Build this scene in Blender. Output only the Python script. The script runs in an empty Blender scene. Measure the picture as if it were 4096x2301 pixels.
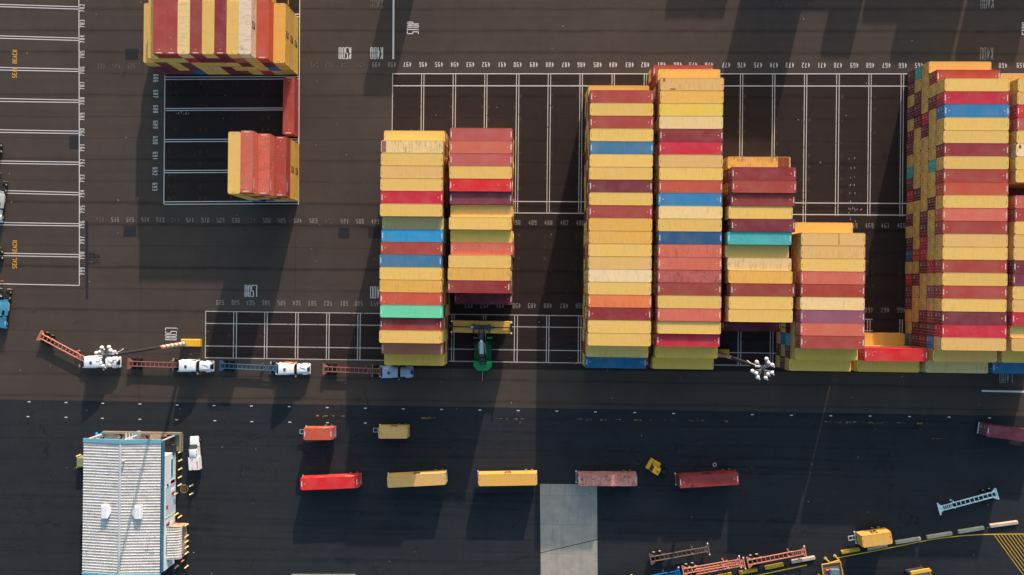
import bpy, math, random
import numpy as np
from mathutils import Vector, Matrix
random.seed(7)
S = bpy.context.scene
COL = S.collection
PI = math.pi
rad = math.radians

# ------------------------------------------------------------------ survey
# The camera was solved from the painted slot grid (13.5 m slots) and the stack
# heights; at() turns a surveyed photo point into a place on the ground (or at height h).
CAM_ROT = (0.00034683, 0.02666926, 0.01097386)
CAM_H = 145.517
FPX = 4096 * 24 / 36.0
def _rot(a, b, c):
    return (Matrix.Rotation(c, 3, 'Z') @ Matrix.Rotation(b, 3, 'Y') @ Matrix.Rotation(a, 3, 'X'))
_R = _rot(*CAM_ROT)
def at(u, v, h=0.0):
    d = _R @ Vector(((u - 2048) / FPX, -(v - 1150.5) / FPX, -1.0))
    t = (h - CAM_H) / d.z
    return Vector((d.x * t, d.y * t, h))
ZS = 0.53069
def q(rx, ry, a, b):
    return (rx + ZS * a, ry + ZS * b)

# ------------------------------------------------------------------ colour
def lin(c):
    c /= 255.0
    return c / 12.92 if c <= 0.04045 else ((c + 0.055) / 1.055) ** 2.4
def rgb(r, g, b):
    return (lin(r), lin(g), lin(b), 1.0)

# ------------------------------------------------------------------ materials
def nodes(name):
    m = bpy.data.materials.new(name); m.use_nodes = True
    nt = m.node_tree; nt.nodes.clear()
    out = nt.nodes.new('ShaderNodeOutputMaterial')
    bs = nt.nodes.new('ShaderNodeBsdfPrincipled')
    nt.links.new(bs.outputs[0], out.inputs[0])
    return m, nt, bs
class N:
    """tiny node-graph helper"""
    def __init__(s, nt): s.nt = nt
    def new(s, t, **kw):
        n = s.nt.nodes.new(t)
        for k, v in kw.items(): setattr(n, k, v)
        return n
    def put(s, sock, v):
        if hasattr(v, 'links') or isinstance(v, bpy.types.NodeSocket): s.nt.links.new(v, sock)
        else: sock.default_value = v
    def math(s, op, a, b=0.0, c=None, clamp=False):
        n = s.new('ShaderNodeMath', operation=op, use_clamp=clamp)
        s.put(n.inputs[0], a); s.put(n.inputs[1], b)
        if c is not None: s.put(n.inputs[2], c)
        return n.outputs[0]
    def mix(s, f, a, b, blend='MIX'):
        n = s.new('ShaderNodeMix', data_type='RGBA', blend_type=blend)
        s.put(n.inputs[0], f); s.put(n.inputs[6], a); s.put(n.inputs[7], b)
        return n.outputs[2]
    def noise(s, vec, scale, detail=3.0, rough=0.55, dist=0.0):
        n = s.new('ShaderNodeTexNoise')
        s.put(n.inputs['Vector'], vec); n.inputs['Scale'].default_value = scale
        n.inputs['Detail'].default_value = detail; n.inputs['Roughness'].default_value = rough
        n.inputs['Distortion'].default_value = dist
        return n.outputs['Fac']
    def ramp(s, v, lo, hi, a=0.0, b=1.0):
        n = s.new('ShaderNodeMapRange'); n.clamp = True
        s.put(n.inputs[0], v); s.put(n.inputs[1], lo); s.put(n.inputs[2], hi)
        s.put(n.inputs[3], a); s.put(n.inputs[4], b)
        return n.outputs[0]
    def mapping(s, vec, scale=(1, 1, 1), loc=(0, 0, 0)):
        n = s.new('ShaderNodeMapping'); s.put(n.inputs[0], vec)
        s.put(n.inputs['Scale'], scale); s.put(n.inputs['Location'], loc)
        return n.outputs[0]
def base(bs, rough=0.6, spec=0.25, metal=0.0):
    bs.inputs['Roughness'].default_value = rough
    bs.inputs['Specular IOR Level'].default_value = spec
    bs.inputs['Metallic'].default_value = metal

def paint(name, col, rough=0.5, var=0.12, scale=1.5, metal=0.0, grime=0.25, gcol=(0.05, 0.035, 0.025, 1)):
    m, nt, bs = nodes(name); g = N(nt); base(bs, rough, 0.3, metal)
    tc = g.new('ShaderNodeTexCoord').outputs['Object']
    n1 = g.noise(tc, scale, 4); n2 = g.noise(tc, scale * 5, 5, 0.65)
    c = g.mix(g.ramp(n1, 0.3, 0.75, 0, var), col, (col[0] * .45, col[1] * .45, col[2] * .45, 1))
    c = g.mix(g.math('MULTIPLY', g.ramp(n2, 0.56, 0.72), grime), c, gcol)
    nt.links.new(c, bs.inputs['Base Color'])
    return m

def container_paint(name, from_attr=False):
    m, nt, bs = nodes(name); g = N(nt); base(bs, 0.55, 0.25)
    if from_attr:
        a = g.new('ShaderNodeAttribute', attribute_name='paint'); col = a.outputs['Color']
        wear = 0.3; rnd = 0.5
    else:
        oi = g.new('ShaderNodeObjectInfo'); col = oi.outputs['Color']; wear = oi.outputs['Alpha']; rnd = oi.outputs['Random']
    tc = g.new('ShaderNodeTexCoord').outputs['Object']
    off = g.new('ShaderNodeCombineXYZ')
    g.put(off.inputs[0], g.math('MULTIPLY', rnd, 173.0)); g.put(off.inputs[1], g.math('MULTIPLY', rnd, 91.0))
    vm = g.new('ShaderNodeVectorMath', operation='ADD'); g.put(vm.inputs[0], tc); g.put(vm.inputs[1], off.outputs[0])
    v = vm.outputs[0]
    big = g.noise(v, 0.35, 3)
    fine = g.noise(v, 3.2, 6, 0.68)
    streak = g.noise(g.mapping(v, (2.6, 0.35, 0.35)), 1.0, 4, 0.6)
    pits = g.noise(v, 7.0, 2)
    # sun-bleached areas, run-off streaks, rust freckles: all soft and small
    c = g.mix(g.ramp(big, 0.40, 0.80, 0, 0.10), col, (0.60, 0.53, 0.44, 1))
    k = g.ramp(rnd, 0, 1, 0.93, 1.05)
    hs = g.new('ShaderNodeHueSaturation'); g.put(hs.inputs['Value'], k); g.put(hs.inputs['Color'], c); c = hs.outputs[0]
    c = g.mix(g.ramp(fine, 0.35, 0.75, 0, 0.22), c, g.mix(0.5, c, (0.10, 0.08, 0.06, 1)))
    streak2 = g.noise(g.mapping(v, (5.5, 0.5, 0.6)), 1.0, 5, 0.65)
    c = g.mix(g.math('MULTIPLY', g.ramp(streak, 0.52, 0.80), g.ramp(wear, 0, 1, 0.06, 0.62)), c, (0.10, 0.075, 0.055, 1))
    zone = g.ramp(g.noise(v, 0.55, 2), 0.45, 0.62)
    th = g.ramp(wear, 0, 1, 0.74, 0.44)
    c = g.mix(g.math('MULTIPLY', g.math('MULTIPLY', g.ramp(g.math('SUBTRACT', streak2, th), 0, 0.12), zone), 0.75), c, (0.115, 0.050, 0.028, 1))
    th3 = g.ramp(wear, 0, 1, 0.80, 0.54)
    c = g.mix(g.math('MULTIPLY', g.ramp(g.math('SUBTRACT', g.noise(v, 2.6, 5, 0.7), th3), 0, 0.10), 0.7), c, (0.085, 0.040, 0.026, 1))
    th2 = g.ramp(wear, 0, 1, 0.80, 0.68)
    c = g.mix(g.math('MULTIPLY', g.ramp(g.math('SUBTRACT', pits, th2), 0, 0.05), 0.6), c, (0.05, 0.035, 0.03, 1))
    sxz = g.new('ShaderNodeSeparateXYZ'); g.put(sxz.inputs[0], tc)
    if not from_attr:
        c = g.mix(g.math('MULTIPLY', g.ramp(sxz.outputs[2], 0.17, 0.10), 0.72), c, (0.030, 0.024, 0.020, 1))  # shadow line along the bottom rails and door sills, painted into the colour
    # bird droppings on some roofs
    drop = g.noise(v, 2.9, 1, 0.5)
    sel = g.ramp(g.math('FRACT', g.math('MULTIPLY', rnd, 7.31)), 0.7, 0.95)
    c = g.mix(g.math('MULTIPLY', g.ramp(drop, 0.765, 0.785), g.math('MULTIPLY', sel, 0.8)), c, (0.75, 0.74, 0.7, 1))
    nt.links.new(c, bs.inputs['Base Color'])
    bp = g.new('ShaderNodeBump'); bp.inputs['Strength'].default_value = 0.25; bp.inputs['Distance'].default_value = 0.05
    nt.links.new(big, bp.inputs['Height']); nt.links.new(bp.outputs[0], bs.inputs['Normal'])
    return m

def asphalt(name, c1, c2, seams=True, cracks=False, slab=False):
    m, nt, bs = nodes(name); g = N(nt); base(bs, 0.9, 0.12)
    tc = g.new('ShaderNodeTexCoord').outputs['Object']
    big = g.noise(tc, 0.045, 4, 0.6); mid = g.noise(tc, 0.3, 5, 0.6); fine = g.noise(tc, 9.0, 3, 0.7)
    c = g.mix(g.ramp(big, 0.3, 0.7), c1, c2)
    c = g.mix(g.ramp(mid, 0.45, 0.8, 0, 0.45), c, (c1[0] * .55, c1[1] * .55, c1[2] * .58, 1))
    c = g.mix(g.ramp(fine, 0.2, 0.8, 0, 0.55), c, (c1[0] * .55, c1[1] * .55, c1[2] * .55, 1))
    lanes = g.noise(g.mapping(tc, (0.012, 0.55, 1)), 1.0, 3, 0.6)           # long paver-lane streaks
    c = g.mix(g.ramp(lanes, 0.48, 0.75, 0, 0.5), c, (c1[0] * .62, c1[1] * .60, c1[2] * .62, 1))
    sx = g.new('ShaderNodeSeparateXYZ'); g.put(sx.inputs[0], tc)
    if seams:
        wob = g.math('MULTIPLY', g.noise(g.mapping(tc, (0.05, 0.05, 1)), 1.0, 2), 0.8)
        yy = g.math('ADD', g.math('ADD', sx.outputs[1], wob), 1000.35)
        fr = g.math('FRACT', g.math('DIVIDE', yy, 4.66)); idx = g.math('FLOOR', g.math('DIVIDE', yy, 4.66))
        wn = g.new('ShaderNodeTexWhiteNoise', noise_dimensions='1D'); g.put(wn.inputs['W'], idx)
        d = g.math('ABSOLUTE', g.math('SUBTRACT', fr, 0.5))
        soft = g.math('MULTIPLY', g.ramp(d, 0.13, 0.0), g.ramp(wn.outputs['Value'], 0.35, 0.9, 0.05, 1.0))
        soft = g.math('MULTIPLY', soft, g.ramp(mid, 0.3, 0.6, 0.4, 1.0))
        line = g.ramp(d, 0.018, 0.008)
        c = g.mix(g.math('MULTIPLY', soft, 0.75), c, (c1[0] * .30, c1[1] * .30, c1[2] * .33, 1))
        c = g.mix(g.math('MULTIPLY', line, 0.5), c, (c1[0] * .25, c1[1] * .25, c1[2] * .27, 1))
        xx = g.math('FRACT', g.math('DIVIDE', g.math('ADD', sx.outputs[0], 1011.0), 33.7))
        c = g.mix(g.math('MULTIPLY', g.ramp(g.math('ABSOLUTE', g.math('SUBTRACT', xx, 0.5)), 0.0045, 0.001), g.ramp(big, 0.4, 0.6, 0, 0.6)), c, (c1[0] * .35, c1[1] * .35, c1[2] * .35, 1))
    if cracks:
        px_ = g.math('FLOOR', g.math('DIVIDE', g.math('ADD', sx.outputs[0], 1003.0), 26.0)); py_ = g.math('FLOOR', g.math('DIVIDE', g.math('ADD', sx.outputs[1], 1001.0), 7.3))
        cv = g.new('ShaderNodeCombineXYZ'); g.put(cv.inputs[0], px_); g.put(cv.inputs[1], py_)
        w2 = g.new('ShaderNodeTexWhiteNoise', noise_dimensions='2D'); g.put(w2.inputs['Vector'], cv.outputs[0])
        c = g.mix(g.ramp(w2.outputs['Value'], 0.0, 1.0, 0.0, 0.30), c, (c1[0] * .55, c1[1] * .58, c1[2] * .62, 1))
        for rot_, sc_ in ((0.06, 1.0), (-0.16, 0.8), (0.42, 0.9)):
            mp = g.new('ShaderNodeMapping'); g.put(mp.inputs[0], tc); mp.inputs['Rotation'].default_value = (0, 0, rot_); mp.inputs['Scale'].default_value = (0.018 * sc_, 0.9 * sc_, 1)
            tr = g.noise(mp.outputs[0], 1.0, 2, 0.5, 0.3)
            c = g.mix(g.math('MULTIPLY', g.ramp(tr, 0.60, 0.68), g.ramp(mid, 0.35, 0.6, 0.15, 0.5)), c, (c1[0] * .35, c1[1] * .35, c1[2] * .37, 1))
        vd = g.new('ShaderNodeVectorMath', operation='ADD'); g.put(vd.inputs[0], tc)
        nz = g.new('ShaderNodeTexNoise'); nz.inputs['Scale'].default_value = 0.25; nz.inputs['Detail'].default_value = 5; g.put(nz.inputs['Vector'], tc)
        sc = g.new('ShaderNodeVectorMath', operation='SCALE'); g.put(sc.inputs[0], nz.outputs['Color']); sc.inputs[3].default_value = 5.0
        g.put(vd.inputs[1], sc.outputs[0])
        vo = g.new('ShaderNodeTexVoronoi', feature='DISTANCE_TO_EDGE'); vo.inputs['Scale'].default_value = 1.0
        g.put(vo.inputs['Vector'], g.mapping(vd.outputs[0], (0.05, 0.13, 1)))
        ck = g.math('MULTIPLY', g.ramp(vo.outputs['Distance'], 0.012, 0.003), g.ramp(g.noise(tc, 0.07, 2), 0.45, 0.6))
        c = g.mix(g.math('MULTIPLY', ck, 0.75), c, (c1[0] * .2, c1[1] * .2, c1[2] * .22, 1))
    if slab:      # rust prints of container feet beside the slot lines
        du = g.math('MULTIPLY', g.math('SUBTRACT', g.math('FRACT', g.math('ADD', g.math('DIVIDE', g.math('ADD', sx.outputs[0], 1000 * 6.775 + 23.47), 6.775), 0.5)), 0.5), 6.775)
        du = g.math('SUBTRACT', g.math('ABSOLUTE', du), 0.62)
        dv = g.math('MULTIPLY', g.math('SUBTRACT', g.math('FRACT', g.math('DIVIDE', g.math('ADD', sx.outputs[1], 1000 * 2.475 - 45.86), 2.475)), 0.5), 2.475)
        dv = g.math('SUBTRACT', g.math('ABSOLUTE', dv), 1.1)
        rr_ = g.math('SQRT', g.math('ADD', g.math('MULTIPLY', du, du), g.math('MULTIPLY', dv, dv)))
        rs_ = g.math('MULTIPLY', g.ramp(rr_, 0.42, 0.05), g.ramp(g.noise(tc, 0.5, 4, 0.7), 0.45, 0.65))
        c = g.mix(g.math('MULTIPLY', rs_, 0.85), c, (0.105, 0.062, 0.034, 1))
    # oil and pale scuffs
    oil = g.noise(tc, 0.22, 3, 0.5, 0.6)
    c = g.mix(g.ramp(oil, 0.68, 0.80, 0, 0.6), c, (c1[0] * .35, c1[1] * .34, c1[2] * .36, 1))
    sc2 = g.noise(tc, 0.9, 5, 0.75)
    c = g.mix(g.ramp(sc2, 0.72, 0.82, 0, 0.35), c, (c1[0] * 2.2, c1[1] * 2.2, c1[2] * 2.2, 1))
    nt.links.new(c, bs.inputs['Base Color'])
    bp = g.new('ShaderNodeBump'); bp.inputs['Strength'].default_value = 0.25; bp.inputs['Distance'].default_value = 0.01
    nt.links.new(fine, bp.inputs['Height']); nt.links.new(bp.outputs[0], bs.inputs['Normal'])
    return m

def worn_paint(name, col, keep=0.5, under=(0.035, 0.03, 0.028, 1)):
    """road paint: chipped where the noise is high (keep = 1 fresh .. 0 nearly gone)"""
    m, nt, bs = nodes(name); g = N(nt); base(bs, 0.8, 0.15)
    tc = g.new('ShaderNodeTexCoord').outputs['Object']
    n = g.noise(tc, 2.2, 6, 0.7); n2 = g.noise(tc, 0.25, 2)
    lo = 0.30 + 0.42 * keep
    c = g.mix(g.ramp(g.math('ADD', n, g.math('MULTIPLY', g.math('SUBTRACT', n2, 0.5), 0.25)), lo, lo + 0.12), col, under)
    nt.links.new(c, bs.inputs['Base Color'])
    return m

M = {}
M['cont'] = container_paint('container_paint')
M['cont_stuff'] = container_paint('container_paint_mixed', True)
M['casting'] = paint('corner_casting_steel', rgb(62, 46, 40), 0.7)
M['galv'] = paint('galvanised_bar', rgb(165, 165, 165), 0.4, metal=0.3)
M['white'] = paint('white_enamel', rgb(226, 228, 230), 0.35, 0.06, grime=0.12, gcol=(0.3, 0.3, 0.3, 1))
M['plate_white'] = paint('white_vinyl', rgb(225, 222, 220), 0.5, 0.05, grime=0.1)
M['plate_dark'] = paint('black_vinyl', rgb(30, 28, 26), 0.5, 0.05)
M['plate_olive'] = paint('faded_black_vinyl', rgb(96, 82, 44), 0.6, 0.2)
M['plate_yellow'] = paint('amber_vinyl', rgb(245, 165, 40), 0.5, 0.05, grime=0.05)
M['rubber'] = paint('tyre_rubber', rgb(28, 27, 27), 0.85, 0.2)
M['rim'] = paint('wheel_rim', rgb(190, 185, 170), 0.45, 0.2)
M['rim_dark'] = paint('dusty_wheel_rim', rgb(140, 125, 85), 0.5, 0.3)
M['glass'] = paint('dark_glass', rgb(20, 26, 28), 0.12, 0.05, grime=0)
M['glass'].node_tree.nodes['Principled BSDF'].inputs['Specular IOR Level'].default_value = 0.5
M['glass_green'] = paint('green_tinted_glass', rgb(52, 66, 63), 0.15, 0.1, grime=0)
M['black'] = paint('black_steel', rgb(34, 35, 37), 0.55)
M['darkgrey'] = paint('dark_grey_steel', rgb(60, 64, 68), 0.55)
M['grey'] = paint('grey_steel', rgb(140, 145, 148), 0.5)
M['lightgrey'] = paint('light_grey_steel', rgb(185, 190, 195), 0.5)
M['orange_ch'] = paint('faded_orange_chassis_paint', rgb(212, 134, 108), 0.6, 0.25, 2, grime=0.5, gcol=(0.10, 0.04, 0.025, 1))
M['red_ch'] = paint('oxide_red_chassis_paint', rgb(162, 102, 88), 0.6, 0.25, 2, grime=0.5, gcol=(0.08, 0.03, 0.02, 1))
M['blue_ch'] = paint('blue_chassis_paint', rgb(72, 112, 142), 0.6, 0.25, 2, grime=0.4, gcol=(0.12, 0.07, 0.05, 1))
M['brown_ch'] = paint('weathered_brown_chassis_steel', rgb(118, 100, 90), 0.7, 0.3, 2, grime=0.6)
M['cyan_ch'] = paint('pale_blue_chassis_paint', rgb(206, 238, 244), 0.6, 0.2, 2, grime=0.45)
M['deepblue_ch'] = paint('bright_blue_chassis_paint', rgb(25, 110, 180), 0.55, 0.2, 2)
M['yellow'] = paint('safety_yellow', rgb(232, 174, 52), 0.5, 0.2, grime=0.5)
M['bollard'] = paint('bollard_yellow', rgb(240, 212, 136), 0.55, 0.1, grime=0.25)
M['bollard_orange'] = paint('bollard_orange', rgb(235, 150, 60), 0.55, 0.1, grime=0.25)
M['orange'] = paint('orange_plastic', rgb(240, 120, 45), 0.5, 0.1)
M['green'] = paint('machine_green', rgb(16, 150, 78), 0.4, 0.15, grime=0.3)
M['green_dark'] = paint('machine_dark_green', rgb(10, 95, 45), 0.45, 0.15)
M['khaki'] = paint('khaki_enamel', rgb(128, 134, 98), 0.6, 0.15)
M['teal_roll'] = paint('teal_pane', rgb(10, 150, 140), 0.35, 0.08, grime=0.05)
M['blue_trim'] = paint('blue_metal_trim', rgb(108, 160, 178), 0.5, 0.1, grime=0.15)
M['blue_band'] = paint('teal_blue_cladding', rgb(48, 118, 145), 0.5, 0.1, grime=0.1)
M['siding'] = paint('white_lap_siding', rgb(222, 226, 232), 0.55, 0.08, grime=0.15, gcol=(0.35, 0.33, 0.3, 1))
M['door_pale'] = paint('pale_blue_door', rgb(196, 212, 226), 0.5, 0.06, grime=0.1, gcol=(0.4, 0.35, 0.3, 1))
M['conc'] = paint('weathered_concrete', rgb(172, 164, 152), 0.9, 0.35, 0.8, grime=0.35, gcol=(0.16, 0.14, 0.12, 1))
M['conc_warm'] = paint('warm_concrete', rgb(188, 168, 150), 0.9, 0.3, 1.2, grime=0.35, gcol=(0.2, 0.15, 0.11, 1))
M['conc_dull'] = paint('dull_stained_concrete', rgb(142, 132, 116), 0.9, 0.4, 0.8, grime=0.5, gcol=(0.13, 0.11, 0.09, 1))
M['conc_yellow'] = paint('worn_yellow_concrete', rgb(196, 158, 48), 0.85, 0.35, 1.5, grime=0.75, gcol=(0.24, 0.20, 0.12, 1))
M['rustbrown'] = paint('rusty_iron', rgb(96, 66, 52), 0.85, 0.35, 2)
M['barrel_blue'] = paint('blue_drum', rgb(60, 135, 185), 0.4, 0.15)
M['wood'] = paint('weathered_wood', rgb(170, 150, 125), 0.8, 0.3, 2)
M['red'] = paint('red_enamel', rgb(205, 40, 40), 0.45, 0.1)
M['sign_blue'] = paint('sign_blue', rgb(70, 80, 150), 0.5, 0.05)
M['lamp'] = paint('lamp_dome_white', rgb(222, 214, 212), 0.5, 0.06, grime=0.05, gcol=(0.4, 0.35, 0.33, 1))
M['line'] = worn_paint('white_line_paint', rgb(208, 203, 200), 0.8)
M['line_faded'] = worn_paint('scuffed_line_paint', rgb(182, 176, 170), 0.62)
M['text'] = worn_paint('white_stencil_paint', rgb(218, 215, 212), 0.9)
M['text_faded'] = worn_paint('faded_stencil_paint', rgb(150, 144, 138), 0.55)
M['text_ghost'] = worn_paint('ghost_stencil_paint', rgb(108, 100, 94), 0.42)
M['text_yellow'] = worn_paint('yellow_stencil_paint', rgb(235, 170, 60), 0.8)
M['line_yellow'] = worn_paint('yellow_line_paint', rgb(212, 168, 52), 0.7)
M['line_yellow_faded'] = worn_paint('worn_yellow_line_paint', rgb(190, 150, 80), 0.25)
M['yard'] = asphalt('yard_asphalt', rgb(83, 73, 66), rgb(70, 63, 60))
M['bay'] = asphalt('bay_asphalt', rgb(55, 45, 43), rgb(48, 41, 40), True, False, True)
M['road'] = asphalt('road_asphalt', rgb(46, 50, 55), rgb(52, 52, 54), False, True)
M['patch'] = asphalt('patch_asphalt', rgb(46, 48, 52), rgb(50, 51, 55), False)
def slab_mat():
    m, nt, bs = nodes('slab_concrete'); g = N(nt); base(bs, 0.9, 0.15)
    tc = g.new('ShaderNodeTexCoord').outputs['Object']
    big = g.noise(tc, 0.35, 5, 0.65); f = g.noise(tc, 6, 4, 0.7); st = g.noise(g.mapping(tc, (1.2, 0.12, 1)), 1, 4)
    c = g.mix(g.ramp(big, 0.35, 0.7), rgb(170, 162, 150), rgb(146, 141, 134))
    c = g.mix(g.ramp(st, 0.5, 0.75, 0, 0.4), c, rgb(112, 108, 104)); c = g.mix(g.ramp(f, 0.4, 0.8, 0, 0.25), c, rgb(95, 92, 88))
    blot = g.noise(tc, 0.8, 3, 0.5, 1.0); c = g.mix(g.ramp(blot, 0.69, 0.74, 0, 0.75), c, rgb(60, 60, 62))
    sx = g.new('ShaderNodeSeparateXYZ'); g.put(sx.inputs[0], tc)
    for ax, per, o in ((0, 3.9, 0.4), (1, 6.2, 2.0)):
        d = g.math('ABSOLUTE', g.math('SUBTRACT', g.math('FRACT', g.math('DIVIDE', g.math('ADD', sx.outputs[ax], 1000 + o), per)), 0.5))
        c = g.mix(g.ramp(d, 0.012, 0.005, 0, 0.35), c, rgb(80, 78, 76))
    nt.links.new(c, bs.inputs['Base Color']); return m
M['slab'] = slab_mat()
M['tar'] = paint('tar_sealant', rgb(24, 25, 27), 0.7, 0.1)
def roof_mat():  # ribbed sheets: dirt runs along the ribs, one long stained zone
    m, nt, bs = nodes('ribbed_white_roofing'); g = N(nt); base(bs, 0.5, 0.3)
    tc = g.new('ShaderNodeTexCoord').outputs['Object']
    a = g.noise(g.mapping(tc, (0.5, 1.6, 1)), 1, 5, 0.65); b = g.noise(tc, 2.5, 6, 0.7); k = g.noise(tc, 0.15, 2)
    sx = g.new('ShaderNodeSeparateXYZ'); g.put(sx.inputs[0], tc)
    c = g.mix(g.math('MULTIPLY', g.ramp(a, 0.42, 0.7, 0, 0.6), g.ramp(k, 0.35, 0.6, 0.45, 1.0)), rgb(200, 197, 193), rgb(128, 125, 122))
    c = g.mix(g.ramp(b, 0.55, 0.8, 0, 0.5), c, rgb(132, 130, 128))
    nt.links.new(c, bs.inputs['Base Color']); return m
M['roofing'] = roof_mat()
def pole_mat():
    m, nt, bs = nodes('banded_pole_paint'); g = N(nt); base(bs, 0.5, 0.3)
    tc = g.new('ShaderNodeTexCoord').outputs['Object']
    sx = g.new('ShaderNodeSeparateXYZ'); g.put(sx.inputs[0], tc); z = sx.outputs[2]
    st = g.ramp(g.math('FRACT', g.math('DIVIDE', z, 1.62)), 0.46, 0.50)
    c = g.mix(st, rgb(222, 125, 90), rgb(228, 222, 218))
    top = g.ramp(z, 10.45, 10.5)
    n = g.noise(tc, 2.0, 4)
    dk = g.mix(g.ramp(n, 0.3, 0.7), rgb(62, 55, 50), rgb(48, 46, 46))
    c = g.mix(top, c, dk)
    nt.links.new(c, bs.inputs['Base Color']); return m
M['pole'] = pole_mat()

# ------------------------------------------------------------------ mesh builder
class MB:
    def __init__(s): s.v = []; s.f = []; s.m = []; s.mi = 0; s.T = None
    def add(s, vs, fs):
        o = len(s.v)
        if s.T is not None: vs = [tuple(s.T @ Vector(p)) for p in vs]
        s.v += [tuple(p) for p in vs]
        s.f += [tuple(i + o for i in f) for f in fs]; s.m += [s.mi] * len(fs)
    def box(s, x0, x1, y0, y1, z0, z1, rz=0, piv=None):
        vs = [(x, y, z) for z in (z0, z1) for y in (y0, y1) for x in (x0, x1)]
        if rz:
            cx, cy = piv or ((x0 + x1) / 2, (y0 + y1) / 2); c, sn = math.cos(rz), math.sin(rz)
            vs = [(cx + (x - cx) * c - (y - cy) * sn, cy + (x - cx) * sn + (y - cy) * c, z) for x, y, z in vs]
        s.add(vs, [(0, 2, 3, 1), (4, 5, 7, 6), (0, 1, 5, 4), (1, 3, 7, 5), (3, 2, 6, 7), (2, 0, 4, 6)])
    def cbox(s, x0, x1, y0, y1, z0, z1, b):
        """box with its top edges chamfered by b"""
        lo = [(x0, y0, z0), (x1, y0, z0), (x1, y1, z0), (x0, y1, z0)]
        mi = [(x, y, z1 - b) for x, y, _ in lo]
        hi = [(x0 + b, y0 + b, z1), (x1 - b, y0 + b, z1), (x1 - b, y1 - b, z1), (x0 + b, y1 - b, z1)]
        fs = [(3, 2, 1, 0), (8, 9, 10, 11)]
        for k in (0, 4):
            for i in range(4): fs.append((k + i, k + (i + 1) % 4, k + 4 + (i + 1) % 4, k + 4 + i))
        s.add(lo + mi + hi, fs)
    def cyl(s, p0, p1, r0, r1=None, n=10, caps=True):
        r1 = r0 if r1 is None else r1
        p0, p1 = Vector(p0), Vector(p1); d = (p1 - p0).normalized()
        a = d.orthogonal().normalized(); b = d.cross(a)
        vs = [tuple(p + (a * math.cos(2 * PI * i / n) + b * math.sin(2 * PI * i / n)) * r) for p, r in ((p0, r0), (p1, r1)) for i in range(n)]
        fs = [(i, (i + 1) % n, n + (i + 1) % n, n + i) for i in range(n)]
        if caps: fs += [tuple(range(n - 1, -1, -1)), tuple(range(n, 2 * n))]
        s.add(vs, fs)
    def lathe(s, prof, c=(0, 0, 0), n=14):
        vs = [(c[0] + r * math.cos(2 * PI * i / n), c[1] + r * math.sin(2 * PI * i / n), c[2] + z) for r, z in prof for i in range(n)]
        fs = []
        for k in range(len(prof) - 1):
            for i in range(n): fs.append((k * n + i, k * n + (i + 1) % n, (k + 1) * n + (i + 1) % n, (k + 1) * n + i))
        fs += [tuple(range(n - 1, -1, -1)), tuple(range((len(prof) - 1) * n, len(prof) * n))]
        s.add(vs, fs)
    def loft(s, secs):
        """secs: list of equally long closed point rings"""
        n = len(secs[0]); vs = [p for r in secs for p in r]; fs = []
        for k in range(len(secs) - 1):
            for i in range(n): fs.append((k * n + i, (k + 1) * n + i, (k + 1) * n + (i + 1) % n, k * n + (i + 1) % n))
        fs += [tuple(range(n)), tuple(range(len(vs) - 1, len(vs) - 1 - n, -1))]
        s.add(vs, fs)
    def prism(s, pts, z0, z1):
        n = len(pts); vs = [(x, y, z0) for x, y in pts] + [(x, y, z1) for x, y in pts]
        s.add(vs, [tuple(range(n - 1, -1, -1)), tuple(range(n, 2 * n))] + [(i, (i + 1) % n, n + (i + 1) % n, n + i) for i in range(n)])
    def strip(s, p0, p1, w, z):
        p0, p1 = Vector((p0[0], p0[1])), Vector((p1[0], p1[1])); d = (p1 - p0).normalized(); o = Vector((-d.y, d.x)) * (w / 2)
        s.add([(*(p0 - o), z), (*(p1 - o), z), (*(p1 + o), z), (*(p0 + o), z)], [(0, 1, 2, 3)])
    def mesh(s, name, mats, smooth=False):
        me = bpy.data.meshes.new(name); me.from_pydata(s.v, [], s.f)
        for m in (mats if isinstance(mats, (list, tuple)) else [mats]): me.materials.append(m)
        me.polygons.foreach_set('material_index', s.m)
        if smooth: me.polygons.foreach_set('use_smooth', [True] * len(s.f))
        me.update(); return me
    def build(s, name, mats, parent=None, smooth=False):
        o = bpy.data.objects.new(name, s.mesh(name, mats, smooth)); COL.objects.link(o)
        if parent: o.parent = parent
        return o
def smooth_by_angle(o, a=40):
    o.data.polygons.foreach_set('use_smooth', [True] * len(o.data.polygons))
    try: o.data.set_sharp_from_angle(angle=rad(a))
    except Exception: pass
    return o
def tag(o, label, cat, group=None):
    o['label'] = label; o['category'] = cat
    if group: o['group'] = group
    return o
def thing(name, label, cat, loc=(0, 0, 0), rz=0.0, group=None):
    o = bpy.data.objects.new(name, None); COL.objects.link(o)
    o.location = loc; o.rotation_euler = (0, 0, rz); o.empty_display_size = 0.3
    return tag(o, label, cat, group)
KIDS = {}
def copy_tree(o, kids, parent=None):
    c = o.copy(); COL.objects.link(c)
    if parent: c.parent = parent
    for ch in kids.get(o.name, []): copy_tree(ch, kids, c)
    return c
def dup(root, label, loc, rz, group=None):
    kids = {}
    for o in list(COL.objects):
        if o.parent: kids.setdefault(o.parent.name, []).append(o)
    c = copy_tree(root, kids); c.location = loc; c.rotation_euler = (0, 0, rz); c['label'] = label
    if group: c['group'] = group
    return c
def struct(o): o['kind'] = 'structure'; return o

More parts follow.
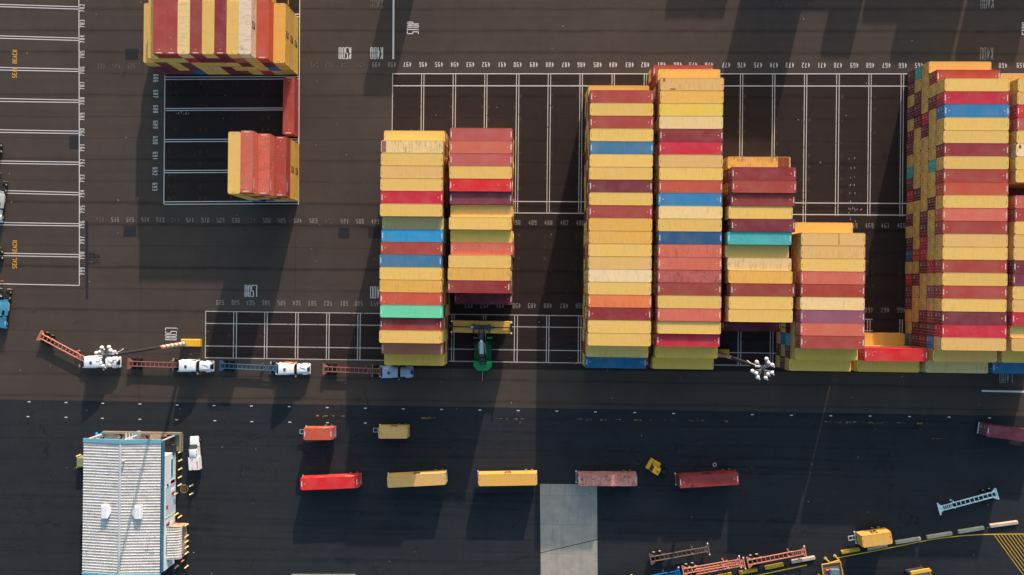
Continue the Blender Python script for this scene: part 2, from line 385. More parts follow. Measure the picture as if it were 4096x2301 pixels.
# ------------------------------------------------------------------ lettering
T_, B_, M_ = (0, 2, 1, 2), (0, 0, 1, 0), (0, 1, 1, 1)
LU, LD, RU, RD = (0, 1, 0, 2), (0, 0, 0, 1), (1, 1, 1, 2), (1, 0, 1, 1)
GL = {'0': [T_, B_, LU, LD, RU, RD], '1': [(.5, 0, .5, 2)], '2': [T_, RU, (1, 1, 0, 0.1), B_], '3': [T_, RU, (.35, 1, 1, 1), RD, B_],
      '4': [(.72, 0, .72, 2), (.62, 2, 0, .75), (0, .62, 1, .62)], '5': [T_, LU, M_, RD, B_], '6': [T_, LU, LD, M_, RD, B_],
      '7': [T_, (1, 2, .35, 0)], '8': [T_, B_, M_, LU, LD, RU, RD], '9': [T_, B_, M_, LU, RU, RD],
      'A': [(0, 0, .5, 2), (1, 0, .5, 2), (.22, .65, .78, .65)], 'B': [T_, B_, M_, LU, LD, RU, RD], 'C': [T_, B_, LU, LD],
      'E': [T_, B_, (0, 1, .8, 1), LU, LD], 'H': [M_, LU, LD, RU, RD], 'K': [LU, LD, (.1, 1, 1, 2), (.25, 1.1, 1, 0)], 'L': [LU, LD, B_],
      'M': [LU, LD, RU, RD, (.05, 1.95, .5, .9), (.95, 1.95, .5, .9)], 'O': [T_, B_, LU, LD, RU, RD], 'P': [T_, M_, LU, LD, RU],
      'S': [T_, LU, M_, RD, B_], 'T': [T_, (.5, 0, .5, 2)], ' ': []}
def text(mb, s, pos, h, w, pitch, t, rot=0.0, z=0.012, frame=None, gap=0.0):
    """stencil lettering: centred at pos on the ground, or in a 3-D frame (origin, right, up)"""
    n = len(s); x0 = -((n - 1) * pitch + w) / 2
    for i, ch in enumerate(s):
        for a, b, c, d in GL[ch]:
            p0 = Vector((x0 + i * pitch + t / 2 + a * (w - t), -h / 2 + t / 2 + b / 2 * (h - t)))
            p1 = Vector((x0 + i * pitch + t / 2 + c * (w - t), -h / 2 + t / 2 + d / 2 * (h - t)))
            dd = (p1 - p0).normalized(); e = dd * (t * 0.5 - gap); p0, p1 = p0 - e, p1 + e
            o = Vector((-dd.y, dd.x)) * t / 2
            ps = [p0 - o, p1 - o, p1 + o, p0 + o]
            if frame:
                O, R, U = frame; mb.add([tuple(O + R * p.x + U * p.y) for p in ps], [(0, 1, 2, 3)])
            else:
                c_, s_ = math.cos(rot), math.sin(rot)
                mb.add([(pos[0] + p.x * c_ - p.y * s_, pos[1] + p.x * s_ + p.y * c_, z) for p in ps], [(0, 1, 2, 3)])

# ------------------------------------------------------------------ ground sheets
def sheet(name, pts, z, mat):
    mb = MB(); mb.add([(p[0], p[1], z) for p in pts], [tuple(range(len(pts)))]); return struct(mb.build(name, mat))
sheet('ground', [(-700, -700), (700, -700), (700, 700), (-700, 700)], 0.0, M['yard'])
def px(*pts): return [at(u, v) for u, v in pts]
pr = px((-400, 1590), (4500, 1672))
sheet('road', [(pr[0].x - 200, pr[0].y), (pr[0].x - 200, -260), (pr[1].x + 200, -260), (pr[1].x + 200, pr[1].y)], 0.004, M['road'])
sheet('container_bay_ground', [(-29.9, -17.6), (112, -16.9), (112, 45.7), (-29.9, 45.5)], 0.004, M['bay'])
sheet('block_ground', px((656, 816), (1194, 816), (1199, -60), (664, -60))[::1][::-1][::-1], 0.004, M['bay'])
sheet('lower_bay_ground', px((822, 1431), (1540, 1442), (1540, 1250), (822, 1246)), 0.0045, M['bay'])
sheet('concrete_slab', px((2160, 1936), (2388, 1938), (2391, 2420), (2164, 2420))[::-1], 0.010, M['slab'])
sheet('concrete_strip', px((1166, 2296), (1422, 2296), (1422, 2420), (1166, 2420))[::-1], 0.010, M['slab'])
for i, (a, b, c, d) in enumerate([(501, 195, 553, 241), (277, 544, 319, 597)]):
    sheet('asphalt_patch', px((a, d), (c, d), (c, b), (a, b)), 0.006, M['patch'])
for (a, b, c, d) in [(932, 253, 1027, 340), (2550, 268, 2574 + 60, 352), (645, 222, 665, 810), (1850 + 730 + 195, 262, 2870, 352)]:
    p0, p1 = q(0, 768, a, b), q(0, 768, c, d)
    sheet('asphalt_patch', px((p0[0], p1[1]), (p1[0], p1[1]), (p1[0], p0[1]), (p0[0], p0[1])), 0.006, M['patch'])

# ------------------------------------------------------------------ painted lines and numbers
ln, lf, ly, lyf = MB(), MB(), MB(), MB()
def seg(mb, a, b, w, z=0.011): mb.strip(at(*a), at(*b), w, z)
def row(mb, rx, ry, a, b, w=0.17, z=0.011): seg(mb, q(rx, ry, *a), q(rx, ry, *b), w, z)
LW = 0.17
# left parking zone
for (ya, yb, yc, yd) in [(33, 52, 50, 70), (270, 288, 288, 306), (508, 522, 528, 540), (743, 755, 765, 773), (978, 989, 998, 1007), (1213, 1223, 1232, 1241), (1447 - 12, 1447 + 5, 1447 + 8, 1447 + 23), (1447 + 230, 1447 + 240, 1447 + 248, 1447 + 257), (1447 + 461, 1447 + 472, 1447 + 480, 1447 + 491), (1447 + 692, 1447 + 705, None, None)]:
    for l, r in ((ya, yb), (yc, yd)):
        if l is None: continue
        p0, p1 = at(*q(0, 0, -30, l)), at(*q(0, 0, 597, r)); d = p0 - p1
        ln.strip(p1, p1 + d * 2.2, LW, 0.011)
seg(ln, (315.5, -80), (317.5, 768), LW); seg(ln, (317.5, 768), (317.4, 1142), LW)
# upper left block
seg(ln, (659.7, 300), (655.4, 816), LW); seg(ln, (1199.3, -60), (1194, 818), LW, 0.0125)
for y in (307, 317, 433, 441, 557, 566, 681, 690, 806, 816): seg(ln, (657, y + 1.5), (1195, y - 1), LW)
for y in (57, 67): seg(ln, (1150, y), (1198, y), LW)
# upper slot grid (top aisle line, double verticals)
up = [604, 622, 842, 861, 1080, 1098, 1320, 1338, 1558, 1577, 1798, 1816, 2040, 2057, 2282, 2300]
upr = [437, 455, 680, 697, 920, 938, 1162, 1182, 1405, 1423, 1648, 1667, 1892, 1910, 2136, 2154, 2380, 2398, 2622, 2640]
ys = at(1571, 296).y
y_t, y_t2, y_b2, y_b = 45.52, 42.95, 18.30, 15.85
for y, z in ((y_t, 0.011), (y_t2, 0.0095), (y_b2, 0.0095), (y_b, 0.011)):
    ln.strip((-29.95, y), (112, y + 0.35), LW, z)
xs = [at(*q(1366, 0, 386, 557)).x] + [at(*q(1366, 0, a, 557)).x for a in up] + [at(*q(2730, 0, a, 568)).x for a in upr]
for x in xs: lf.strip((x, y_t + 0.1), (x + 0.02, y_b + (0 if x < 40 or x > 62 else -3.3)), LW, 0.013)
# lower slot grid
z4 = lambda a, b: q(0, 768, a, b)
z5 = lambda a, b: q(1366, 768, a, b)
for (a, b) in [((1549, 900), (1800 + 2574, 934)), ((1549, 991), (1800 + 2574, 1022)), ((1549, 1161), (1800 + 2574, 1197)), ((1549, 1250), (1800 + 2574, 1290))]:
    p0, p1 = at(*z4(*a)), at(*z4(*b)); d = (p1 - p0).normalized(); lf.strip(p0, p0 + d * 142, LW, 0.0095)
low = [(0, a) for a in (1549, 1760, 1782, 1994, 2013, 2227, 2246, 2461, 2480)] + [(1366, a) for a in (122, 140, 358, 377, 597, 616, 830, 848, 1068, 1086, 1303, 1325, 1545, 1563, 1785, 1804)] + [(2730, a) for a in (420, 440, 662, 682, 1150, 1170, 1393, 1412, 1636, 1655)]
yl0, yl1 = at(*z4(1549, 900)), at(*z4(4374, 934))
yb0, yb1 = at(*z4(1549, 1250)), at(*z4(4374, 1290))
for rx, a in low:
    p = at(*q(rx, 768, a, 1100 + (20 if rx else 0)))
    k = (p.x - yl0.x) / (yl1.x - yl0.x)
    lf.strip((p.x, yl0.y + k * (yl1.y - yl0.y) + .08), (p.x, yb0.y + k * (yb1.y - yb0.y) - .08), LW, 0.013)
# stop bars, road studs, yellow lines
seg(ln, (1574.6, -60), (1573, 237), 0.36, 0.011); seg(ln, (3927, 1564), (4200, 1569.5), 0.36, 0.011)
for rx, ry, pts in ((0, 1533, [(220, 140), (498, 146), (775, 152), (1055, 157), (1335, 165), (1613, 169), (1895, 172), (2180, 177), (2466, 184), (212, 252), (498, 257), (772, 265), (1330, 276), (1620, 283), (1898, 290), (2185, 294), (2468, 298), (1055, 272)]),
                    (1366, 1533, [(180, 189), (466, 194), (755, 198), (1043, 203), (1332, 207), (1623, 211), (1914, 217), (2210, 222), (2503, 229), (180, 301)]),
                    (2730, 1533, [(525, 237), (822, 242), (1118, 246), (1414, 248), (1711, 252), (2010, 256), (2315, 262)])):
    for a, b in pts:
        row(ln, rx, ry, (a - 10, b), (a + 10, b), 0.21)
rng = random.Random(3)
for rx, x0, x1, y0, y1 in ((1366, -190, 60, 243, 250), (1366, 550, 780, 258, 262), (1366, 1160, 1480, 265, 270), (1366, 1630, 2580, 268, 280), (2730, 0, 350, 278, 284), (2730, 960, 1780, 288, 300), (2730, 1880, 2000, 418, 422)):
    x = x0
    while x < x1:
        l = rng.uniform(8, 60); k = (x - x0) / (x1 - x0); yy = y0 + (y1 - y0) * k
        if rng.random() < 0.65:
            row(lyf, rx, 1533, (x, yy), (x + l, yy + .3), 0.13)
            if rng.random() < 0.5: row(lyf, rx, 1533, (x, yy + 8), (x + l, yy + 8.3), 0.11)
        x += l + rng.uniform(4, 40)
cur = [(3349.7, 2232), (3410, 2220), (3472.6, 2209), (3540, 2195), (3605.5, 2182.5), (3670, 2169), (3731.8, 2157.6), (3795, 2149), (3854.8, 2142.6), (3905, 2139.5), (3954.5, 2137.7), (4025, 2136.6), (4200, 2136)]
for a, b in zip(cur, cur[1:]): seg(ly, a, b, 0.2, 0.011)
seg(ly, (1153, -60), (1153, 20), 0.12, 0.011); seg(ly, (2990, 2310), (3227.6, 2260.4), 0.24, 0.011)
for i in range(13):
    a = (3976 + 14.3 * i, 2139); seg(ly, a, (a[0] + 150, a[1] + 205), 0.12, 0.013)
struct(ln.build('painted_lines', M['line'])); struct(lf.build('slot_lines', M['line_faded']))
struct(ly.build('yellow_lines', M['line_yellow'])); struct(lyf.build('worn_yellow_lines', M['line_yellow_faded']))
tx, tf, tg, ty = MB(), MB(), MB(), MB()
def num(mb, s, uv, rot): text(mb, s, at(*uv), 1.03, 0.40, 0.62, 0.13, rot, 0.0142, gap=0.015)
for i, y in enumerate([62, 180, 296, 412, 532, 647, 763, 880, 998, 1115, 1230, 1347, 1462, 1579, 1695, 1812, 1928, 2045]):
    num(tx, str(782 + i), q(0, 0, 619, y), PI / 2)
for i, y in enumerate([590, 708, 823, 940, 1058, 1175, 1292, 1408]): num(tx, str(686 + i), q(0, 0, 1175 - i * 1.1, y), -PI / 2)
for i, x in enumerate([497, 615, 735, 853, 972, 1090, 1210, 1328, 1450, 1570, 1692, 1808, 1930, 2048, 2172, 2290, 2412, 2535]): num(tx, str(497 - i), q(1366, 0, x, 487 + i * .15), PI)
for i, x in enumerate([80, 200, 330, 445, 570, 690, 810, 930, 1050, 1172, 1295, 1415, 1537, 1660, 1782]): num(tx, str(479 - i), q(2730, 0, x, 490 + i * .3), PI)
num(tx, '460', q(2730, 0, 2415, 494), PI); num(tx, '459', q(2730, 0, 2550, 494), PI)
for s, x in (('517', 762), ('516', 877), ('515', 990), ('514', 1103), ('503', 2370), ('502', 2483)): num(tg, s, q(0, 0, x, 497 if x < 2000 else 489), PI)
for s, x in (('501', 28), ('500', 145), ('499', 262), ('498', 380)): num(tg if s[0] == '5' else tf, s, q(1366, 0, x, 488), PI)
for i, x in enumerate([755, 868, 980, 1095, 1208, 1320, 1432, 1548, 1662, 1778, 1895, 2010, 2123, 2243, 2362, 2478]): num(tf if i % 5 else tg, str(517 - i), q(0, 768, x, 208 + i * .7), 0)
for s, x in (('501', 25), ('500', 138), ('499', 255), ('490', 1318), ('489', 1440), ('488', 1560), ('487', 1680), ('486', 1800)): num(tf, s, q(1366, 768, x, 221 + x * .007), 0)
for s, x in (('469', 1288), ('468', 1408), ('467', 1528), ('466', 1650)): num(tf, s, q(2730, 768, x, 254), 0)
for i, x in enumerate([1660, 1775, 1890, 2005, 2122, 2237, 2355, 2472, 2594, 2705, 2824]): num(tf, str(509 - i), q(0, 768, x, 833 + i), PI)
for s, x in (('493', 960), ('492', 1078), ('491', 1195), ('490', 1320), ('489', 1435), ('488', 1555), ('487', 1677), ('486', 1795)): num(tf, s, q(1366, 768, x, 858), PI)
for s, x in (('468', 1405), ('467', 1527), ('466', 1650)): num(tf, s, q(2730, 768, x, 890), PI)
def big(mb, s, uv, rot): text(mb, s, at(*uv), 2.55, 0.56, 0.71, 0.16, rot, 0.0142, gap=0.02)
big(tx, 'K500', (1379.7, 213), PI); big(tx, 'K400', (1507, 213), PI); big(tf, 'K400', (3946, 215), PI)
big(tg, 'K400', (1507, 12), PI); big(tf, 'K400', (3948, 10), PI)
big(tx, 'L500', (1003.5, 1164), PI); big(tx, 'L400', (1506, 1170), PI); big(tx, 'L500', (684, 1336), -PI / 2)
big(tf, 'L400', (4024, 1508), PI)
text(tx, 'STOP', at(1651.5, 112), 2.55, 0.56, 0.69, 0.17, PI / 2, 0.0142, gap=0.02)
text(tx, 'STOP', at(4112, 115), 2.55, 0.56, 0.69, 0.17, PI / 2, 0.0142, gap=0.02)
for y in (256, 1018): text(ty, 'SEAL BEACH', at(59, y), 1.0, 0.48, 0.62, 0.14, PI / 2, 0.0142, gap=0.02)
tk = MB(); text(tk, 'STOP', at(*q(0, 768, 710, 503)), 2.4, 0.5, 0.66, 0.2, PI / 2, 0.0142, gap=0.02); struct(tk.build('blacked_out_lettering', M['patch']))
struct(tx.build('painted_numbers', M['text'])); struct(tf.build('faded_painted_numbers', M['text_faded']))
struct(tg.build('ghost_painted_numbers', M['text_ghost'])); struct(ty.build('painted_place_name', M['text_yellow']))

sm = MB()
def seam(pts, w=.09, z=0.0065):
    P_ = [at(*p) for p in pts]
    for a, b in zip(P_, P_[1:]): sm.strip(a, b, w, z if a.y < -22 else .0055)
seam([(1770, 2297), (1880, 2275), (2000, 2255), (2150, 2216), (2162, 2212)], .16); seam([(2162, 2212), (2390, 2158)], .14, 0.0125); seam([(2390, 2158), (2500, 2133), (2620, 2108), (2730, 2084), (2830, 2070)], .16)
b3 = lambda *a: [q(0, 1533, x, y) for x, y in a]
seam(b3((318, 1447), (330, 1300), (345, 1150), (362, 950), (380, 750), (405, 600), (440, 500), (500, 390), (560, 300), (640, 180)), .10)
seam(b3((130, 720), (150, 600), (182, 465)), .07); seam(b3((318, 700), (330, 560)), .06)
seam([(1450, 1540), (1480, 1640), (1520, 1700), (1590, 1770), (1700, 1850), (1800, 1878)], .13)
seam([(3080, 2301), (3240, 2285), (3372, 2259), (3515, 2236), (3700, 2214), (3900, 2203), (4096, 2196)], .07)
seam([(3372, 2300), (3520, 2273), (3660, 2250), (3850, 2223), (4096, 2203)], .06)
for v in (1730, 1772, 1905, 1990, 2065): seam([(1400, v), (1900, v + 9), (2500, v + 22), (3100, v + 30), (4096, v + 46)], .07)
for u in (1385, 2095, 2530, 2650): seam([(u, 1680), (u - 6, 2290)], .06)
struct(sm.build('tar_seams', M['tar']))
fk = MB(); rr = random.Random(21)
for _ in range(150):
    u, v = rr.uniform(0, 4096), rr.uniform(0, 2301); p_ = at(u, v); a = rr.uniform(0, PI); l = rr.uniform(.06, .32)
    fk.strip(p_, p_ + Vector((math.cos(a) * l, math.sin(a) * l, 0)), rr.uniform(.04, .13), 0.0165)
for u, v in [(3283, 655)] * 3 + [(3395 + i * 6, 840) for i in range(9)] + [(3400, 640 + 35 * i) for i in range(8)] + [(3420, 640 + 35 * i) for i in range(8)] + [(710 + 6 * i, 455) for i in range(8)]:
    p_ = at(u + rr.uniform(-4, 4), v + rr.uniform(-5, 5)); a = rr.uniform(1.0, 2.0); l = rr.uniform(.15, .6)
    fk.strip(p_, p_ + Vector((math.cos(a) * l, math.sin(a) * l, 0)), rr.uniform(.05, .12), 0.0165)
struct(fk.build('paint_flecks', M['line_faded']))

# ------------------------------------------------------------------ containers
LH, CW = 2.5837, 2.438
Ht = LH - 0.02
PAL = {'Y': ((229, 185, 98), 'yellow'), 'Yt': ((222, 175, 104), 'tan yellow'), 'Yo': ((228, 173, 82), 'orange yellow'), 'Yg': ((226, 188, 82), 'greenish yellow'),
       'C': ((234, 198, 136), 'cream yellow'), 'P': ((238, 208, 160), 'pale peach'), 'R': ((168, 66, 58), 'brick red'), 'Rb': ((166, 60, 46), 'rust red'),
       'Rd': ((142, 46, 50), 'dark red'), 'M': ((118, 44, 56), 'maroon'), 'S': ((208, 104, 84), 'salmon'), 'Sf': ((184, 86, 80), 'faded pink'),
       'CR': ((196, 40, 60), 'crimson'), 'BR': ((214, 36, 42), 'bright red'), 'OR': ((226, 124, 70), 'orange'), 'RO': ((196, 82, 58), 'red orange'), 'T': ((70, 172, 168), 'teal'),
       'MN': ((104, 204, 160), 'mint green'), 'B': ((46, 128, 176), 'blue'), 'Bl': ((40, 146, 196), 'sky blue'), 'SB': ((60, 116, 150), 'steel blue'),
       'NB': ((44, 82, 122), 'navy blue'), 'MV': ((150, 86, 106), 'mauve'), 'BN': ((186, 116, 86), 'tan brown'), 'KH': ((222, 192, 108), 'khaki yellow'),
       'KG': ((216, 192, 130), 'greyish khaki'), 'G': ((150, 142, 140), 'grey'), 'DB': ((0, 104, 152), 'deep blue'), 'Br': ((150, 62, 52), 'brown red'), 'W': ((232, 205, 176), 'cream white'),
       'PK': ((206, 138, 130), 'rusty pink'), 'MP': ((126, 52, 66), 'purple maroon'), 'CY': ((90, 180, 200), 'cyan')}
def pcol(c, wear): r, g, b = PAL[c][0]; return (lin(r), lin(g), lin(b), wear)

def corr(mb, L, pitch, depth, place):
    """trapezoid ribs along L; place(t, d, e): e = 0/1 the two long edges"""
    n = int(L / pitch); p = L / n; pts = []
    for i in range(n):
        t = -L / 2 + i * p
        pts += [(t, 0), (t + p * .30, 0), (t + p * .45, depth), (t + p * .85, depth)]
    pts.append((L / 2, 0))
    vs = [place(t, d, 0) for t, d in pts] + [place(t, d, 1) for t, d in pts]; k = len(pts)
    mb.add(vs, [(i, i + 1, k + i + 1, k + i) for i in range(k - 1)])
def container_meshes(L):
    h = L / 2; w = CW / 2; D = {}
    mb = MB()
    corr(mb, L - .30, 0.28, -0.036, lambda t, d, e: (t, -w + .012 - d, .15 + e * (Ht - .25)) )
    corr(mb, L - .30, 0.28, -0.036, lambda t, d, e: (-t, w - .012 + d, .15 + e * (Ht - .25)))
    corr(mb, CW - .30, 0.25, -0.04, lambda t, d, e: (h - .012 + d, t, .12 + e * (Ht - .22)))
    mb.box(-h + .1, h - .1, -w + .06, w - .06, .10, .16)
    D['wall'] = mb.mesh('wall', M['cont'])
    mb = MB()
    corr(mb, L - .30, 0.21, -0.022, lambda t, d, e: (t, (-1 + 2 * e) * (w - .05), Ht - .004 + d))
    D['roof'] = mb.mesh('roof', M['cont'])
    mb = MB()
    for sx in (-1, 1):
        for sy in (-1, 1):
            x, y = sx * (h - .075), sy * (w - .07)
            mb.box(x - .074, x + .074, y - .069, y + .069, .12, Ht - .12)
        x = sx * (h - .07)
        mb.box(x - .058, x + .058, -w + .17, w - .17, Ht - .13, Ht - .012); mb.box(x - .058, x + .058, -w + .17, w - .17, .004, .12)
        if sx > 0: mb.box(h - .34, h - .13, -w + .06, w - .06, Ht - .03, Ht - .008)
        else: mb.box(-h + .13, -h + .40, -w + .06, w - .06, Ht - .03, Ht - .008)
    for sy in (-1, 1):
        y = sy * (w - .03)
        mb.box(-h + .18, h - .18, y - .028, y + .028, Ht - .07, Ht + .002); mb.box(-h + .18, h - .18, y - .028, y + .028, .004, .15)
    mb.mi = 1
    for sx in (-1, 1):
        for sy in (-1, 1):
            for z0 in (0, Ht - .118):
                x, y = sx * (h - .089), sy * (w - .081); mb.box(x - .089, x + .089, y - .081, y + .081, z0, z0 + .118)
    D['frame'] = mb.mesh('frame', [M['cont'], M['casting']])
    for nm, s in (('door_a', -1), ('door_b', 1)):
        for kind in ('red', 'yel'):
            mb = MB()
            y0, y1 = (-w + .15, -.008) if s < 0 else (.008, w - .15)
            mb.box(-h + .03, -h + .07, y0, y1, .13, Ht - .14)
            for z in (.35, .95, 1.5, 2.0): mb.box(-h + .012, -h + .0297, y0 + .06, y1 - .06, z, z + .30)
            def plate(mi, a, b, z0, z1):
                if (a + b) * s > 0: mb.mi = mi; mb.box(-h - .002, -h + .0296, a, b, z0, z1)
            if kind == 'red':
                plate(1, -.85, -.62, 2.12, 2.28); plate(1, .66, .86, 2.12, 2.28)
                for k in range(4): plate(2, .18 + k * .18, .29 + k * .18, 1.72, 1.80)
                for k in range(3):
                    for z in (.52, .68): plate(2, .2 + k * .2, .33 + k * .2, z, z + .08)
                plate(3, -.34, -.2, 2.05, 2.25); plate(3, -.32, -.24, 1.6, 1.68)
            else:
                plate(1, -.80, -.60, 2.08, 2.26); plate(1, .62, .82, 2.08, 2.26)
                for k in range(5): plate(1, -.9 + k * .36, -.84 + k * .36, .5, 1.1)
                plate(2, .02, .14, 1.72, 1.84); plate(3, .05, .2, 2.1, 2.24)
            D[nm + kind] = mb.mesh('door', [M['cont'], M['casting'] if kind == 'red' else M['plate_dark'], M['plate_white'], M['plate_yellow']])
        D[nm] = D[nm + 'red']
    mb = MB()
    mb.cyl((-h - .004, 0, .10), (-h - .004, 0, Ht - .08), .023, n=6)
    for z in (.22, .8, 1.7, 2.3): mb.box(-h + .0, -h + .028, -.06, .06, z, z + .06)
    mb.box(-h - .03, -h - .012, -.02, .26, 1.05, 1.10)
    D['bar'] = mb.mesh('locking_bar', M['galv'])
    # roof code strips: white on dark boxes, black on yellow ones
    rr = random.Random(5)
    for key, col in (('code_w', 0), ('code_d', 1)):
        mb = MB(); y = -.55 if col == 0 else -.38
        while y < (.5 if col == 0 else .2):
            l = rr.uniform(.05, .10); wd = .075 if col == 0 else .035
            mb.box(-wd, wd, y, y + l, Ht - .007, Ht + .004); y += l + .025
        D[key] = mb.mesh('roof_code', M['plate_white'] if col == 0 else M['plate_olive'])
    mb = MB(); mb.prism([(-.15, -.15), (.15, 0), (-.15, .15)], Ht, Ht + .006); D['tri'] = mb.mesh('warning_triangle', M['plate_yellow'])
    for s in (-1, 1):   # side logo: M over SC
        mb = MB(); O = Vector((0, s * (w + .010), Ht * .52)); R = Vector((-s, 0, 0)); U = Vector((0, 0, 1))
        text(mb, 'M', None, .62, 1.35, 1.4, .2, frame=(O + U * .42, R, U)); text(mb, 'SC', None, .62, .62, .74, .2, frame=(O - U * .38, R, U))
        D['logo%d' % s] = mb.mesh('side_logo', M['plate_dark'])
        mb = MB(); O = Vector((0, s * (w + .010), Ht * .78))
        for i in range(9):
            x = -h + 1.0 + i * .22
            for k in range(2):
                a = O + R * x - U * (k * .3); mb.add([tuple(a), tuple(a + R * .14), tuple(a + R * .14 + U * .16), tuple(a + U * .16)], [(0, 1, 2, 3)])
        D['sidecode%d' % s] = mb.mesh('side_code', M['plate_white'])
    return D
CM = {40: container_meshes(12.192), 20: container_meshes(6.058)}

REDS = {'R', 'Rb', 'Rd', 'M', 'S', 'Sf', 'CR', 'BR', 'OR', 'RO', 'B', 'Bl', 'SB', 'NB', 'MV', 'BN', 'DB', 'Br', 'T', 'MN', 'PK', 'MP', 'G', 'CY'}
TRI = {'R', 'Rb', 'Rd', 'CR', 'BR', 'MV', 'B', 'DB', 'M', 'S', 'Br'}
def add_part(name, me, root, color=None):
    o = bpy.data.objects.new(name, me); COL.objects.link(o); o.parent = root
    if color: o.color = color
    return o
def container(label, code, wear, loc, rz, size=40, zs=1.0, group=None, top=True, logo=False, sidecode=False):
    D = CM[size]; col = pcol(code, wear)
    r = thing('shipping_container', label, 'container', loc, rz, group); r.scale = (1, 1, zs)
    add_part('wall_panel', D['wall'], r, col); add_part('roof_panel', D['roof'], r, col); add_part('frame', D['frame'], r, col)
    for k, ys in (('door_a', (-.86, -.30)), ('door_b', (.30, .86))):
        d = add_part('door', D[k + ('red' if code in REDS else 'yel')], r, col)
        for y in ys:
            b = add_part('locking_bar', D['bar'], d); b.location = (0, y, 0)
    if top:
        for sx in (-1, 1):
            o = add_part('roof_code', D['code_w' if code in REDS else 'code_d'], r); o.location.x = sx * (size * .1524 - .27)
            if code in TRI: o = add_part('warning_triangle', D['tri'], r); o.location.x = sx * (size * .1524 - .95); o.rotation_euler.z = 0 if sx < 0 else PI
    for on, key, nm in ((logo, 'logo', 'side_logo'), (sidecode, 'sidecode', 'side_code')):
        if on:
            for sy in (-1, 1): add_part(nm, D['%s%d' % (key, sy)], r)
    return r

# --- stack data: row index -> (top colour, tiers, height offset, x offset)
ORD = ['first', 'second', 'third', 'fourth', 'fifth', 'sixth', 'seventh', 'eighth', 'ninth', 'tenth', 'eleventh', 'twelfth', 'thirteenth', 'fourteenth', 'fifteenth', 'sixteenth', 'seventeenth', 'eighteenth', 'nineteenth', 'twentieth', 'twenty-first', 'twenty-second', 'twenty-third', 'twenty-fourth', 'twenty-fifth']
def Y(k): return 45.86 - 2.475 * k - 1.2375
COLS = {
 'A': (-29.45, 6, 'Y4 C Y Yt Y CR Y KG:-1.5 Bl:-.8:.1 R:-.4:.05 SB Y Yo RO:0:.05 MN:0:.2 Rd:-.4:.1 Y BN4 Yg3', 'the column beside the truck queue'),
 'B': (-16.0, 6, 'Sf S:0:.05 Sf Y BR MP:-.35:.1 Y:-.9:.15 Y:0:.05 Yg:-.85:.2 S:-.6:.35 Y Yo:0:-.1 Rd:0:-.05 M1:0:.1', 'the column above the green reach stacker'),
 'C': (11.25, 2, 'Yo3 R Y R Y SB Y Y M Y R Yo Yo Y Yt P Y OR Rd Y Y KH4 DB3', 'the left central column'),
 'D': (24.65, 0, 'R2 Yo4 Yt Yo Yg C Rd CR Yt Y RO B:0:-.12 C Y NB S S Sf Br Y S Y:-.2 CR:-.6 Yg4:0:.1 Yg3', 'the right central column'),
 'E': (38.1, 8, 'Yo4:.9:.2 Rd:.8:.3 R:.8:.3 Rd:.5:.2 Y:.4:-.1 M:.55:.3 T:.4:-.3 Y:-.5:-.4 C:-.2:-.1 Yo:.2 Br:.5:.35 Y:.5:.1 Y:.5 M1:0:1.76', 'the column above the right mast'),
 'F': (51.95, 13, 'Yo3 Yt Yt Y S Rb C MV S R Yg4 Yg3', 'the column right of the lamp cluster'),
 'J': (65.25, 22, 'Yo1:0:-.1 BR4:0:.15 Yg3:0:.05', 'the short low column'),
 'G': (78.7, 0, 'Yo3 Rb4 Y CR B Y Y Rd Y R RO Y S R Yt Y R Y R Y M CR Yt Y4 KG3', 'the column showing door ends'),
 'H': (92.55, 1, 'Yo3 Y Yt BR Sf Y P Y Y M2 S R Y Yt Yt M MP Y Yt CR:.1 Y:-.4 Yt Yg4 DB3', 'the column cut by the right edge'),
}
GF = ['M T Yo', 'M Y Y Rb', 'M Y Y Y Y', 'M M Y M CR', 'Y M CR Y B', 'M Y M Y Y', 'M Y Y Yt Y', 'Y Y Y Y Rd', 'T Y Y T Y', 'M Y Y Y R', 'CR M Y Y RO', 'Y Y Y M Y', 'M Y M Y S', 'Y Y M Y R', 'M Y CR Yt Yt', 'NB RO CR Y Y', 'Y Yt M CR R', 'CR M Y Y Y', 'M Yt Y MV R', 'M Y Y Yt Y', 'Y Y M Br M', 'Y M M M CR', 'G M Rd B Yt', 'M Y Y Y', 'Y M KG']
GF[2] = 'Y M Y Y Y'
FF = {7: 'M Y M M MV', 8: 'M Y M Y S', 9: 'Y B CY Y R', 10: 'M KH M Yg', 11: 'Y M Yg'}
crnd = random.Random(11)
CONT = []          # (id, code, wear, loc, rz, size, zs, top, label)
WEAR = {'A7': .75, 'A13': .5, 'A14': .6, 'A15': .55, 'A16': .6, 'B15': .7, 'C19': .6, 'C17': .45, 'C14': .4, 'C23': .6, 'D15': .65, 'D17': .95, 'D16': .5, 'D2': .55, 'D12': .5, 'E8': .85, 'E16': .6, 'E14': .6, 'F15': .55, 'F17': .45, 'C7': .6, 'G4': .55, 'G24': .55, 'B17': .5, 'C6': .45, 'A18': .4, 'D20': .45, 'E10': .45, 'D11': .45}
